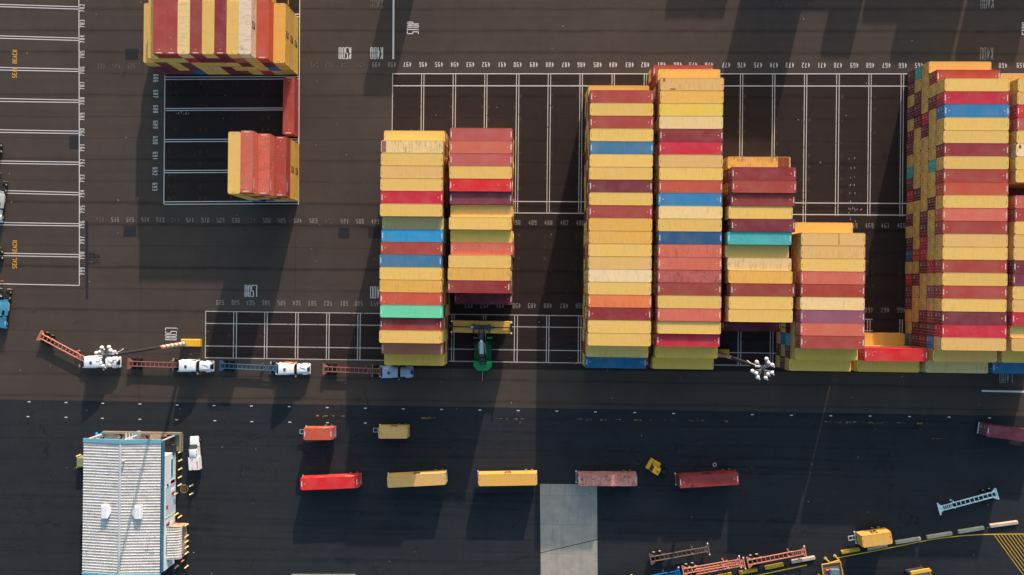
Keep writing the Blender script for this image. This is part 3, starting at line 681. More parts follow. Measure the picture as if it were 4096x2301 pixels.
for cn, (x0, k0, spec, where) in COLS.items():
    for i, tok in enumerate(spec.split()):
        k = k0 + i; f = tok.split(':'); code = f[0]; lv = 5
        if code[-1].isdigit(): lv = int(code[-1]); code = code[:-1]
        d = float(f[1]) if len(f) > 1 else 0.0; dx = float(f[2]) if len(f) > 2 else 0.0
        if cn == 'E' and lv == 5 and d == 0: d = .4
        zs = (lv * LH + d) / (lv * LH)
        if cn == 'H': x0_ = x0 - .034 * k
        else: x0_ = x0
        tiers = [crnd.choice(['Y', 'Y', 'M', 'Yt', 'M', 'Y', 'R', 'KH', 'Rd']) for _ in range(lv)]
        if cn == 'G': tiers = GF[k].split()
        if cn == 'F' and i in FF: tiers = FF[i].split()
        if cn == 'F' and i < 4: tiers = ['M', 'Y', 'M', 'Y', 'Y'][:lv]
        if cn == 'E' and i > 3: tiers = [crnd.choice(['M', 'Rd', 'M', 'MP']) for _ in range(lv)]
        tiers[-1] = code
        xo = x0_ + dx + crnd.uniform(-.06, .06)
        for t, c in enumerate(tiers):
            xx = xo + (crnd.uniform(-.05, .05) if t < lv - 1 else 0)
            top = t == lv - 1
            wear = WEAR.get('%s%d' % (cn, k), crnd.uniform(.08, .38)) if top else crnd.uniform(.1, .4)
            nm = PAL[c][1]
            if top: lab = '%s container, %s roof from the top in %s' % (nm, ORD[i], where)
            else: lab = '%s container on tier %s, %s row of %s' % (nm, ['one', 'two', 'three', 'four'][t], ORD[i], where)
            CONT.append(('%s%d.%d' % (cn, k, t), c, wear, (xx + 6.096, Y(k), t * LH * zs), 0.0, 40, zs, top, lab))
# upper left block: long axis north-south, plain ends to the south
TLT = ['Y', 'Y', 'R', 'R', 'C', 'Br', 'Y', 'Rd', 'Y', 'W', 'RO', 'Yo']
TLL = [3, 4, 5, 5, 5, 5, 5, 5, 5, 5, 4, 3]
TLF = {0: 'M M Y', 1: 'M M M Y', 2: 'M Y Y Y R', 3: 'DB M M Y R', 4: 'Y Y Y CR C', 5: 'Y KG Y M Br', 6: 'M M Y M Y', 7: 'M Y Y M Rd', 8: 'Y Y M Sf Y', 9: 'CR Y Y Yg W', 10: 'Y SB M RO', 11: 'Yg Yt Yo'}
where = 'the upper left block'
for j in range(12):
    f = TLF[j].split(); x = -79.74 + j * 2.441 + 1.22
    for t, c in enumerate(f):
        top = t == len(f) - 1
        lab = ('%s container, %s roof from the left in %s' % (PAL[c][1], ORD[j], where)) if top else '%s container on tier %s, %s from the left in %s' % (PAL[c][1], ['one', 'two', 'three', 'four'][t], ORD[j], where)
        wear = {9: .7, 4: .55, 10: .4}.get(j, .2) if top else crnd.uniform(.05, .3)
        CONT.append(('T%d.%d' % (j, t), c, wear, (x, 45.25 + 6.096, t * LH), -PI / 2, 40, 1.0, top, lab))
where = 'the four-roofed block'
for j, (x, f, dy) in enumerate([(-59.63, 'SB Y Y Yg Y', -.25), (-57.18, 'M Y M Y S', 0), (-54.80, 'Y M Yg S', 0), (-52.42, 'Yo Yo R', 0)]):
    f = f.split()
    for t, c in enumerate(f):
        top = t == len(f) - 1
        lab = ('%s container, %s roof from the left in %s' % (PAL[c][1], ORD[j], where)) if top else '%s container on tier %s, %s from the left in %s' % (PAL[c][1], ['one', 'two', 'three', 'four'][t], ORD[j], where)
        CONT.append(('S%d.%d' % (j, t), c, {1: .6, 2: .75, 3: .3}.get(j, .1) if top else .2, (x + 1.219, 18.08 + 6.096 + dy, t * LH), -PI / 2, 40, 1.0, top, lab))
CONT.append(('R0.0', 'R', .15, (-51.45, 31.9 + 6.1, 0), -PI / 2, 40, 1.0, True, 'lone brick red container in the empty slots of the upper left yard'))
# yard stacks standing just beyond the photographed area (their shadows cross the lanes)
for (x0, ysouth, n, size) in [(37.7, 102, 1, 40), (48.1, 76.6, 2, 40), (65.7, 103.6, 1, 40), (70.4, 93.7, 1, 20), (79.0, 101, 1, 40), (84.9, 92.7, 1, 40), (98.3, 92.7, 1, 40), (-26.4, 85.5, 1, 20)]:
    for r_ in range(n):
        for t in range(5):
            L = 12.192 if size == 40 else 6.058
            CONT.append(('N', crnd.choice(['Y', 'M', 'Yt', 'R']), .2, (x0 + L / 2, ysouth + 1.22 + r_ * 2.475, t * LH), 0.0, size, 1.0, False, ''))
for b in range(2):
    for j in range(2, 10):
        for t in range(5):
            CONT.append(('N', crnd.choice(['Y', 'M', 'Yt', 'R']), .2, (-79.74 + j * 2.441 + 1.22, 45.25 + 6.096 + 13.4 * (b + 1), t * LH), -PI / 2, 40, 1.0, False, ''))

M['patch_rust'] = paint('rusted_roof_sheet', rgb(132, 66, 36), 0.85, 0.5, 1.2, grime=0.7, gcol=(0.42, 0.24, 0.12, 1))
M['patch_mauve'] = paint('bare_primer_patch', rgb(150, 92, 92), 0.8, 0.5, 0.9, grime=0.6, gcol=(0.6, 0.5, 0.38, 1))
M['patch_red'] = paint('red_primer_patch', rgb(170, 80, 70), 0.8, 0.4, 2, grime=0.6, gcol=(0.5, 0.36, 0.22, 1))
PATCH = {'E8.3': [(3.65, 4.75, -1.1, 1.1, M['patch_rust']), (4.80, 5.75, -1.1, 1.1, M['patch_rust'])], 'A7.4': [(-5.95, -5.1, -1.1, 1.05, M['patch_mauve'])],
         'D2.4': [(-5.6, -5.15, .45, 1.1, M['patch_red']), (-4.2, -3.2, -1.1, -.85, M['patch_red'])], 'F14.4': [(1.05, 1.15, -1.1, 1.1, M['plate_olive'])], 'H7.4': [(-5.6, -5.2, .3, .9, M['patch_rust'])]}
KEEP = {'%s.%s' % (a.split(':')[0], t) for a in '''A6:3 A7:4 A8:4 A9:4 A10:4 A11:4 A12:4 A13:4 A14:4 A15:4 A16:4 A17:4 A18:4 A19:4 A20:4 A21:4 A22:4 A23:3 A24:2 B6:4 B7:4 B8:4 B9:4 B10:4 B11:4 B12:4 B13:4 B14:4 B15:4 B16:4 B17:4 B18:4 B19:0 C2:2 C3:4 C4:4 C5:4 C6:4 C7:4 C8:4 C9:4 C10:4 C11:4 C12:4 C13:4 C14:4 C15:4 C16:4 C17:4 C18:4 C19:4 C20:4 C21:4 C22:4 C23:3 C24:2 D0:1 D1:3 D2:4 D3:4 D4:4 D5:4 D6:4 D7:4 D8:4 D9:4 D10:4 D11:4 D12:4 D13:4 D14:4 D15:4 D16:4 D17:4 D18:4 D19:4 D20:4 D21:4 D22:4 D23:3 D24:2 E8:3 E9:34 E10:4 E11:4 E12:4 E13:4 E14:4 E15:4 E16:4 E17:4 E18:4 E19:4 E20:4 E21:0 F13:2 F14:34 F15:34 F16:34 F17:4 F18:4 F19:4 F20:4 F21:34 F22:01234 F23:0123 F24:012 G0:012 G1:0123 G2:01234 G3:01234 G4:01234 G5:01234 G6:01234 G7:01234 G8:01234 G9:01234 G10:01234 G11:01234 G12:01234 G13:01234 G14:01234 G15:01234 G16:01234 G17:01234 G18:01234 G19:01234 G20:01234 G21:01234 G22:01234 G23:3 G24:2 H1:2 H2:4 H3:4 H4:4 H5:4 H6:4 H7:4 H8:4 H9:4 H10:1 H11:4 H12:4 H13:4 H14:4 H15:4 H16:4 H17:4 H18:4 H19:4 H20:4 H21:4 H22:4 H23:3 H24:2 J22:0 J23:23 J24:2 R0:0 S0:4 S1:4 S2:3 S3:012 T0:2 T1:3 T2:4 T3:4 T4:4 T5:24 T6:24 T7:24 T8:24 T9:34 T10:23 T11:012'''.split() for t in a.split(':')[1]}  #KEEPLINE
stuff = []
for (cid, c, wear, loc, rz, size, zs, top, lab) in CONT:
    if cid != 'N' and (KEEP is None or cid in KEEP):
        r_ = container(lab, c, wear, loc, rz, size, zs, 'containers stacked in the yard', top, logo=cid in ('T9.4', 'T11.0', 'T11.1', 'T11.2', 'S3.0', 'S3.1', 'J23.2', 'J23.1'), sidecode=cid in ('S1.4', 'S2.3', 'S3.2'))
        for (a, b, y0, y1, m_) in PATCH.get(cid, ()):
            mb = MB(); mb.box(a, b, y0, y1, Ht - .006, Ht + .006); mb.build('roof_patch', m_, r_)
    else: stuff.append((c, loc, rz, size, zs))
if stuff:
    V, F, C, off = [], [], [], 0
    mats = []
    for size in (40, 20):
        parts = [CM[size][k] for k in ('wall', 'roof', 'frame', 'door_a', 'door_b')]
        vv, ff, o = [], [], 0
        for me in parts:
            a = np.empty(len(me.vertices) * 3, 'f4'); me.vertices.foreach_get('co', a); vv.append(a.reshape(-1, 3))
            b = np.empty(len(me.loops), 'i4'); me.loops.foreach_get('vertex_index', b); ff.append(b.reshape(-1, 4) + o); o += len(me.vertices)
        mats.append((size, np.concatenate(vv), np.concatenate(ff)))
    mats = {s: (v, f) for s, v, f in mats}
    for c, loc, rz, size, zs in stuff:
        v, f = mats[size]; cs, sn = math.cos(rz), math.sin(rz)
        w = np.stack([v[:, 0] * cs - v[:, 1] * sn + loc[0], v[:, 0] * sn + v[:, 1] * cs + loc[1], v[:, 2] * zs + loc[2]], 1)
        V.append(w); F.append(f + off); off += len(v); C.append(np.tile(np.array(pcol(c, 1.0), 'f4'), (len(v), 1)))
    V, F, C = np.concatenate(V).astype('f4'), np.concatenate(F).astype('i4'), np.concatenate(C)
    me = bpy.data.meshes.new('stacked_containers')
    me.vertices.add(len(V)); me.vertices.foreach_set('co', V.ravel())
    me.loops.add(F.size); me.loops.foreach_set('vertex_index', F.ravel())
    me.polygons.add(len(F)); me.polygons.foreach_set('loop_start', np.arange(0, F.size, 4, dtype='i4'))
    me.update(calc_edges=True)
    at_ = me.attributes.new('paint', 'FLOAT_COLOR', 'POINT'); at_.data.foreach_set('color', C.ravel())
    me.materials.append(M['cont_stuff'])
    o = bpy.data.objects.new('stacked_containers', me); COL.objects.link(o); o['kind'] = 'stuff'
    tag(o, 'mass of maroon and yellow containers making up the lower tiers of the stacks', 'containers')

# ------------------------------------------------------------------ wheels
def tyre_mesh(r, w):
    mb = MB(); n = 18; prof = [(r * .55, -w / 2), (r * .92, -w / 2), (r, -w * .36), (r, w * .36), (r * .92, w / 2), (r * .55, w / 2)]
    vs = [(rr * math.cos(2 * PI * i / n), y, rr * math.sin(2 * PI * i / n)) for rr, y in prof for i in range(n)]; fs = []
    for k in range(len(prof)):
        k2 = (k + 1) % len(prof)
        for i in range(n): fs.append((k * n + i, k * n + (i + 1) % n, k2 * n + (i + 1) % n, k2 * n + i))
    mb.add(vs, fs); return mb
def rim_mesh(r, w, s):
    mb = MB(); mb.cyl((0, -w * .30, 0), (0, w * .30, 0), r * .56, n=16); mb.cyl((0, s * w * .30, 0), (0, s * w * .48, 0), r * .26, r * .2, n=10); return mb
TM, RM = {}, {}
def wheel(parent, x, y, r=.5, w=.28, dual=False, rim='rim', name='wheel'):
    s = 1 if y > 0 else -1; k = (r, w)
    if k not in TM: TM[k] = tyre_mesh(r, w).mesh('tyre', M['rubber'])
    if (k, s, rim) not in RM: RM[(k, s, rim)] = rim_mesh(r, w, s).mesh('rim', M[rim])
    for j in range(2 if dual else 1):
        o = bpy.data.objects.new(name, TM[k]); COL.objects.link(o); o.parent = parent; o.location = (x, y - s * j * (w + .04), r)
        if j == 0:
            p = bpy.data.objects.new('rim', RM[(k, s, rim)]); COL.objects.link(p); p.parent = o

# ------------------------------------------------------------------ skeletal chassis (front = +x, origin at rear on the ground)
def chassis(label, p_rear, p_front, mat, L=12.3, rim='rim', h=1.18, raise_=0.0, tips='white', group='container chassis on the yard', bump=1.0):
    a, b = at(*p_rear, h + raise_), at(*p_front, h + raise_); d = b - a
    t = thing('container_chassis', label, 'chassis', (a.x, a.y, raise_), math.atan2(d.y, d.x), group)
    L = d.length
    mb = MB()
    neck = L - 2.6
    for s in (-1, 1):
        mb.box(.10, neck, s * .50 - .07, s * .50 + .07, .92, 1.16); mb.box(neck - .2, L - .1, s * .48 - .06, s * .48 + .06, 1.02, 1.17)
        mb.box(.4, 3.2, s * .50 - .05, s * .50 + .05, .66, .918)
    n = 9
    for i in range(n + 1):
        x = 1.0 + (neck - 1.2) * i / n; mb.box(x - .05, x + .05, -.429, .429, .98, 1.12)
    for i in range(6): x = neck + .15 + i * .40; mb.box(x - .05, x + .05, -.419, .419, 1.05, 1.15)
    mb.box(L - .95, L - .2, -.418, .418, 1.02, 1.04)
    for s in (-1, 1):
        mb.add([(.2, s * .43, 1.0), (1.2, s * .43, 1.0), (.2, s * 1.15, 1.0), (.2, s * .43, 1.12), (1.2, s * .43, 1.12), (.2, s * 1.15, 1.12)], [(0, 1, 4, 3), (1, 2, 5, 4), (2, 0, 3, 5), (3, 4, 5), (2, 1, 0)])
        mb.add([(L - .2, s * .43, 1.0), (L - .8, s * .43, 1.0), (L - .2, s * 1.0, 1.0), (L - .2, s * .43, 1.12), (L - .8, s * .43, 1.12), (L - .2, s * 1.0, 1.12)], [(0, 1, 4, 3), (1, 2, 5, 4), (2, 0, 3, 5), (3, 4, 5), (2, 1, 0)])
    mb.build('frame', mat, t)
    mb = MB(); mb.box(-.10, .10, -1.18, 1.18, .95, 1.19); mb.box(-.06, .06, -1.0, 1.0, .5, .62); mb.box(-.05, .05, -.5, -.4, .62, .949); mb.box(-.05, .05, .4, .5, .62, .949); mb.build('rear_bolster', mat, t)
    mb = MB(); mb.box(L - .12, L + .10, -1.05, 1.05, .98, 1.19); mb.mi = 1
    for s in (-1, 1): mb.box(L - .13, L + .11, s * 1.15 - .10, s * 1.15 + .10, .97, 1.26)
    mb.build('front_bolster', [mat, M['plate_white'] if tips == 'white' else mat], t)
    for x in (.95, 2.25):
        mb = MB(); mb.cyl((x, -1.05, .5), (x, 1.05, .5), .09, n=8); mb.cyl((x, -.3, .55), (x, .3, .55), .17, n=8); mb.build('axle', M['darkgrey'], t)
        for s in (-1, 1): wheel(t, x, s * 1.10, .50, .27, True, rim)
    if L > 8:
        x = neck - .7
        for s in (-1, 1):
            mb = MB(); mb.box(x - .07, x + .07, s * .72 - .07, s * .72 + .07, .12, 1.05); mb.box(x - .18, x + .18, s * .72 - .14, s * .72 + .14, .04, .12); mb.box(x - .05, x + .05, min(s * .575, s * .64), max(s * .575, s * .64), .8, .95); mb.build('landing_leg', mat, t)
        mb = MB(); mb.cyl((x, .8, .75), (x, 1.25, .75), .03, n=6); mb.cyl((x, 1.25, .75), (x + .3, 1.25, .75), .03, n=6); mb.build('crank_handle', M['darkgrey'], t)
    for s in (-1, 1):
        mb = MB(); mb.box(-.14, -.105, s * 1.0 - .09, s * 1.0 + .09, 1.0, 1.12); mb.build('tail_lamp', M['red'], t)
    return t

# ------------------------------------------------------------------ road tractors (front = +x, origin under the nose... rear frame end at x = 0)
def ring(x, w, z0, z1, r=.18, wt=None):
    """rounded cross-section at station x: half width w at the base, wt at the top"""
    wt = w if wt is None else wt
    return [(x, -w, z0), (x, -w, z0 + (z1 - z0) * .55), (x, -wt, z1 - r), (x, -wt + r * .35, z1 - r * .3), (x, -wt + r, z1), (x, wt - r, z1), (x, wt - r * .35, z1 - r * .3), (x, wt, z1 - r), (x, w, z0 + (z1 - z0) * .55), (x, w, z0)]
def tractor(label, u0, u1, cabmat, rim='rim', h=2.4, sleeper=True, accent=None, group='road tractors pulling container chassis', h_=None):
    """u0, u1: photo points of the cab's back and of the nose"""
    a, b = at(*u0, h), at(*u1, 1.6); d = b - a; ang = math.atan2(d.y, d.x)
    t = thing('semi_truck', label, 'truck', (a.x, a.y, 0), ang, group)
    Lc = d.length
    roof = Lc * .50; ws = Lc * .585
    mb = MB()
    for s in (-1, 1): mb.box(-2.5, Lc - .3, s * .43 - .05, s * .43 + .05, .75, 1.02)
    for x in (-2.4, -1.2, -.2): mb.box(x - .06, x + .06, -.379, .379, .78, 1.0)
    mb.build('frame', M['darkgrey'], t)
    mb = MB(); mb.cyl((-1.35, 0, 1.021), (-1.35, 0, 1.14), .48, n=14); mb.build('fifth_wheel', M['black'], t)
    # cab with roof fairing
    mb = MB()
    mb.loft([ring(0.0, 1.22, .75, 3.55, .25, 1.12), ring(.25, 1.25, .72, 3.62, .28, 1.14), ring(roof * .55, 1.25, .70, 3.30, .3, 1.05), ring(roof, 1.22, .70, 2.86, .3, .92), ring(roof + .12, 1.2, .70, 2.70, .2, .95)])
    smooth_by_angle(mb.build('cab', cabmat, t), 50)
    if accent:
        mb = MB(); mb.box(.1, roof, 1.262, 1.285, 1.2, 2.4); mb.build('side_stripe', accent, t)
    mb = MB()
    mb.loft([ring(roof + .10, 1.14, 1.45, 2.66, .12, .93), ring(ws, 1.10, 1.45, 2.02, .1, 1.0)]); mb.build('windshield', M['glass'], t)
    for s in (-1, 1):
        mb = MB(); y = s * 1.222; mb.box(roof - 1.05, roof - .1, min(y, y + s * .03), max(y, y + s * .03), 1.75, 2.4); mb.build('side_window', M['glass'], t)
    mb = MB()
    mb.loft([ring(ws - .05, 1.10, .72, 1.95, .25, .95), ring(ws + .5, 1.0, .68, 1.86, .28, .82), ring(Lc - .5, .98, .62, 1.66, .3, .76), ring(Lc - .08, .90, .62, 1.45, .28, .70)])
    smooth_by_angle(mb.build('hood', cabmat, t), 50)
    mb = MB(); mb.box(Lc - .075, Lc - .02, -.55, .55, .75, 1.36); mb.box(Lc - .36, Lc - .03, -.42, .42, 1.361, 1.60); mb.build('grille', M['black'], t)
    for s in (-1, 1):
        mb = MB(); mb.add([(0, s * 1.20, 1.0), (0, s * 1.13, 3.45), (-.45, s * 1.20, 3.0), (-.55, s * 1.24, 1.0), (0, s * 1.16, 1.0), (0, s * 1.09, 3.45), (-.45, s * 1.16, 3.0), (-.55, s * 1.20, 1.0)], [(0, 1, 2, 3), (7, 6, 5, 4), (0, 4, 5, 1), (1, 5, 6, 2), (2, 6, 7, 3), (3, 7, 4, 0)]); mb.build('side_extender', cabmat, t)
        mb = MB(); mb.box(ws + .1, Lc - .6, s * .42 - .02, s * .42 + .02, 1.80, 1.90); mb.build('hood_crease', cabmat, t)
    mb = MB(); mb.loft([ring(Lc - .30, 1.22, .40, .72, .06), ring(Lc + .06, 1.05, .40, .70, .06)]); mb.build('bumper', cabmat, t)
    for s in (-1, 1):
        mb = MB(); mb.loft([ring(Lc - 1.55, .30, .95, 1.05, .05), ring(Lc - 1.1, .32, 1.0, 1.22, .06), ring(Lc - .5, .30, .8, 1.16, .06)]);
        o = mb.build('fender', cabmat, t); o.location.y = s * .93
        mb = MB(); mb.box(Lc - .46, Lc - .28, s * .98 - .12, s * .98 + .12, .86, 1.08); mb.build('headlight', M['plate_white'], t)
        mb = MB(); mb.cyl((roof + .25, s * 1.15, 2.2), (roof + .35, s * 1.48, 2.2), .025, n=6); mb.box(roof + .27, roof + .39, s * 1.52 - .11, s * 1.52 + .11, 1.7, 2.4); mb.build('mirror', M['galv'], t)
        mb = MB(); mb.cyl((.35, s * 1.02, .62), (2.0, s * 1.02, .62), .31, n=14); mb.build('fuel_tank', M['galv'], t)
        mb = MB(); mb.cyl((-.16, s * 1.0, .9), (-.16, s * 1.0, 3.7), .075, n=10); mb.build('exhaust_stack', M['galv'], t)
        wheel(t, Lc - 1.0, s * 1.0, .52, .30, False, rim)
        for x in (-.75, -2.05): wheel(t, x, s * 1.12, .52, .27, True, rim)
        mb = MB(); mb.box(-2.75, -2.72, s * 1.0 - .3, s * 1.0 + .3, .25, .95); mb.build('mud_flap', M['white'], t)
    mb = MB(); mb.box(roof * .35, roof * .35 + .5, -.3, .3, 3.40, 3.46); mb.build('roof_vent', M['darkgrey'], t)
    for x in (-1.4,):
        mb = MB(); mb.cyl((x + .65, -1.05, .52), (x + .65, 1.05, .52), .08, n=8); mb.cyl((x - .65, -1.05, .52), (x - .65, 1.05, .52), .08, n=8); mb.build('axle', M['darkgrey'], t)
    return t
G1 = 'container chassis hitched to road tractors'
chassis('rust orange chassis angled behind the white truck under the mast lamps', (156, 1342), (352, 1446), M['orange_ch'], rim='rim_dark', group=G1)
tractor('white truck under the floodlight cluster, first of the queue from the left', (350, 1449), (471, 1451), M['white'])
chassis('oxide red chassis behind the clean white truck below the yellow mast base', (512, 1455), (737, 1462), M['red_ch'], rim='rim_dark', group=G1)
tractor('clean white truck with plain hood, second of the queue from the left', (727, 1464), (846, 1468), M['white'])
chassis('blue chassis behind the white truck with orange lit side', (880.4, 1463), (1105.7, 1474), M['blue_ch'], group=G1, rim='rim_dark')
tractor('white truck with an orange stripe along its side, pulling the blue chassis', (1121, 1476), (1234, 1478), M['white'], accent=M['orange'])
chassis('brown steel chassis with red front bar behind the shaded truck', (1293, 1477), (1521.5, 1485), M['red_ch'], group=G1, rim='rim_dark')
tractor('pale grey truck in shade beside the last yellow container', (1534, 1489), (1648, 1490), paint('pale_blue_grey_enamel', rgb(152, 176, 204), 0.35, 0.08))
# the two trucks standing nose-down on the left edge
chassis('dark chassis behind the white truck on the left photo edge', (-27, 562), (-24, 752), M['brown_ch'], group=G1)
tractor('white truck pointing down, half cut by the left photo edge', (-27, 770), (-25, 884), M['white'])
chassis('orange chassis behind the blue truck on the left photo edge', (-24, 990), (-16, 1186), M['orange_ch'], group=G1)
tractor('light blue truck pointing down at the left photo edge', (-10, 1206), (-8, 1312), paint('sky_blue_enamel', rgb(96, 178, 215), 0.35, 0.08), rim='rim')

# loose chassis, lower right
G2 = 'empty container chassis parked in the lower right'
chassis('weathered brown chassis standing alone left of the orange ones', (2603, 2239), (2835, 2197), M['brown_ch'], group=G2, rim='rim')
chassis('orange chassis at the right of the orange row beside the grey bumper', (2992.5, 2252), (3222, 2207.4), M['orange_ch'], group=G2)
chassis('orange chassis lying at the bottom of the stacked pair', (2744, 2297), (2978, 2253.6), M['orange_ch'], group=G2)
chassis('orange chassis stacked on top of another orange chassis', (2733, 2287), (2961, 2247.5), M['orange_ch'], group=G2, raise_=1.25)
chassis('bright blue chassis cut by the bottom edge behind the orange pair', (2490, 2336), (2719, 2292), M['deepblue_ch'], group=G2)
chassis('pale blue chassis standing alone near the right edge', (3989, 1976), (3757, 2037), M['cyan_ch'], group=G2)

# containers riding on chassis
def on_chassis(label, clabel, nw, ne, se, sw, code, wear, size, front, cmat, logo=False, sidecode=False, hd=1.02):
    hr = hd + 0.08 + Ht
    P_ = [at(*p, hr) for p in (nw, ne, se, sw)]
    c = (P_[0] + P_[1] + P_[2] + P_[3]) / 4; d = ((P_[1] + P_[2]) - (P_[0] + P_[3])) * front
    ang = math.atan2(d.y, d.x)
    L = 12.192 if size == 40 else 6.058
    container(label, code, wear, (c.x, c.y, hd + .085), ang, size, 1.0, 'containers riding on chassis', True, logo, sidecode)
    u = d.normalized(); f = c + u * (L / 2 + .15); r_ = c - u * (L / 2 - .05)
    t = thing('container_chassis', clabel, 'chassis', (r_.x, r_.y, 0), ang, 'chassis under loaded containers')
    Lx = (f - r_).length; mb = MB()
    for s in (-1, 1):
        mb.box(0, Lx, s * .5 - .07, s * .5 + .07, .90, 1.15); mb.box(.4, min(3.4, Lx - .5), s * .5 - .05, s * .5 + .05, .64, .899)
    n = 5 if size == 20 else 9
    for i in range(n): x = .5 + (Lx - .9) * i / (n - 1); mb.box(x - .05, x + .05, -.429, .429, .95, 1.1)
    if size == 20:
        for s in (-1, 1): mb.box(Lx, Lx + 1.5, s * .42 - .05, s * .42 + .05, .98, 1.13)
        mb.box(Lx + 1.4, Lx + 1.55, -.47, .47, .981, 1.129); mb.box(Lx + .6, Lx + .7, -.369, .369, .98, 1.12)
    mb.build('frame', cmat, t)
    mb = MB(); mb.box(-.12, .1, -1.2, 1.2, .94, 1.18); mb.build('rear_bolster', cmat, t)
    mb = MB(); mb.box(Lx + .0, Lx + .18, -1.05, 1.05, .96, 1.18); mb.mi = 1
    for s in (-1, 1): mb.box(Lx - .01, Lx + .22, s * 1.16 - .11, s * 1.16 + .11, .95, 1.27)
    mb.build('front_bolster', [cmat, M['plate_white']], t)
    for x in (.95, 2.25):
        mb = MB(); mb.cyl((x, -1.05, .5), (x, 1.05, .5), .09, n=8); mb.build('axle', M['darkgrey'], t)
        for s in (-1, 1): wheel(t, x, s * 1.14, .50, .27, True, 'rim')
    for s in (-1, 1):
        x = Lx - 2.0; mb = MB(); mb.box(x - .07, x + .07, s * .72 - .07, s * .72 + .07, .1, 1.0); mb.box(x - .18, x + .18, s * .72 - .14, s * .72 + .14, .03, .1); mb.build('landing_leg', M['grey'], t)
on_chassis('short weathered orange container standing on a chassis near the building', 'chassis under the short orange container', (1215, 1714.5), (1328, 1714), (1327, 1760), (1215.5, 1760), 'RO', .55, 20, -1, M['blue_trim'], sidecode=True)
on_chassis('short dirty yellow container with a dark logo in the shadow lane', 'chassis under the short dirty yellow container', (1515, 1708), (1627.6, 1708), (1627.6, 1755), (1515, 1755), 'Yt', .6, 20, -1, M['grey'], logo=True)
on_chassis('long bright red container riding a chassis, leftmost of its row', 'chassis under the long bright red container', (1202, 1915), (1429, 1906.7), (1435, 1951), (1203.5, 1960.7), 'BR', .1, 40, -1, M['grey'], sidecode=True)
on_chassis('long yellow container half in shadow, right of the bright red one', 'chassis under the half shadowed yellow container', (1547, 1906), (1784, 1894), (1782, 1938), (1548, 1950.7), 'Yt', .15, 40, -1, M['cyan_ch'], logo=True)
on_chassis('long clean yellow container lying level left of the concrete slab', 'chassis under the clean yellow container', (1913, 1899), (2148.8, 1896.5), (2148.8, 1939), (1913, 1944), 'Yo', .12, 40, -1, M['grey'], logo=True)
on_chassis('long rust streaked pink container over the top of the concrete slab', 'chassis under the rust streaked pink container', (2313, 1898), (2546, 1898), (2549.5, 1944.8), (2314.5, 1944), 'PK', 1.0, 40, -1, M['blue_trim'])
on_chassis('long dark red container right of the yellow yard tractor', 'chassis under the dark red container', (2718.6, 1906), (2952, 1893.6), (2956, 1938), (2719.4, 1953.7), 'Rd', .2, 40, -1, M['red_ch'], logo=True)
on_chassis('short yellow container with black logo, tilted among the grey bumpers', 'chassis under the short tilted yellow container', (3449.3, 2146), (3564, 2128.7), (3569.7, 2174), (3452.7, 2190), 'Yo', .5, 20, -1, M['lightgrey'], logo=True)
on_chassis('purple maroon container with door end towards us at the right edge', 'chassis under the maroon container at the right edge', (3952.6, 1699), (4190, 1732), (4184, 1779), (3947, 1746), 'MP', .2, 40, 1, M['cyan_ch'], sidecode=True)

# ------------------------------------------------------------------ reach stacker with a container
hr = 5.0
P_ = [at(*p, hr) for p in ((1811, 1282), (2046, 1286), (2041, 1337), (1809, 1331))]
cc = sum(P_, Vector()) / 4; dd = (P_[1] + P_[2]) - (P_[0] + P_[3]); ang = math.atan2(dd.y, dd.x)
container('yellow container hanging under the spreader of the green reach stacker', 'Yo', .35, (cc.x, cc.y, hr - Ht - .02), ang, 40, 1.0, None, False, True)
body_f, body_r = at(1931, 1362, 1.5), at(1931, 1484, 1.8)
rs = thing('reach_stacker', 'green reach stacker lifting a yellow container between the columns', 'reach stacker', (body_r.x, body_r.y, 0), PI / 2 + .01)
w_ = MB(); w_.box(1.4, 6.2, -1.25, 1.25, .75, 1.55); w_.box(1.4, 6.4, -1.75, -1.35, 1.0, 1.5); w_.box(1.4, 6.4, 1.35, 1.75, 1.0, 1.5); w_.box(2.2, 5.2, -.9, .9, 1.551, 1.75); w_.build('body', M['green_dark'], rs)
mb = MB(); pts = [(.0, -1.0), (.0, 1.0), (.95, 1.95), (2.2, 1.95), (2.2, -1.95), (.95, -1.95)]; mb.prism(pts[::-1], .7, 1.95); mb.prism([(x * .9 + .12, y * .88) for x, y in pts][::-1], 1.951, 2.12); mb.build('counterweight', M['green'], rs)
mb = MB(); text(mb, '450', None, .32, .22, .3, .06, frame=(Vector((1.75, -1.25, 2.13)), Vector((0, -1, 0)), Vector((1, 0, 0)))); mb.build('number_decal', M['plate_white'], rs)
mb = MB(); mb.loft([[(1.5, -.75, 1.76), (1.5, -.65, 3.35), (1.5, .65, 3.35), (1.5, .75, 1.76)], [(2.2, -.78, 1.76), (2.2, -.68, 3.5), (2.2, .68, 3.5), (2.2, .78, 1.76)], [(3.2, -.75, 1.76), (3.0, -.62, 3.4), (3.0, .62, 3.4), (3.2, .75, 1.76)]]); mb.build('cab', M['black'], rs)
mb = MB(); mb.box(2.25, 2.95, -.55, .55, 3.505, 3.53); mb.build('cab_roof_glass', M['glass_green'], rs)
mb = MB(); mb.box(1.62, 2.12, -.6, .6, 3.4, 3.56); mb.build('cab_roof', M['darkgrey'], rs)
mb = MB(); mb.loft([[(3.3, -.42, 4.18), (3.3, -.42, 4.7), (3.3, .42, 4.7), (3.3, .42, 4.18)], [(6.6, -.42, 5.3), (6.6, -.42, 5.9), (6.6, .42, 5.9), (6.6, .42, 5.3)]]); mb.mi = 1
mb.loft([[(3.9, -.40, 4.86), (3.9, -.40, 5.03), (3.9, .40, 5.03), (3.9, .40, 4.86)], [(6.5, -.40, 5.73), (6.5, -.40, 5.9), (6.5, .40, 5.9), (6.5, .40, 5.73)]])
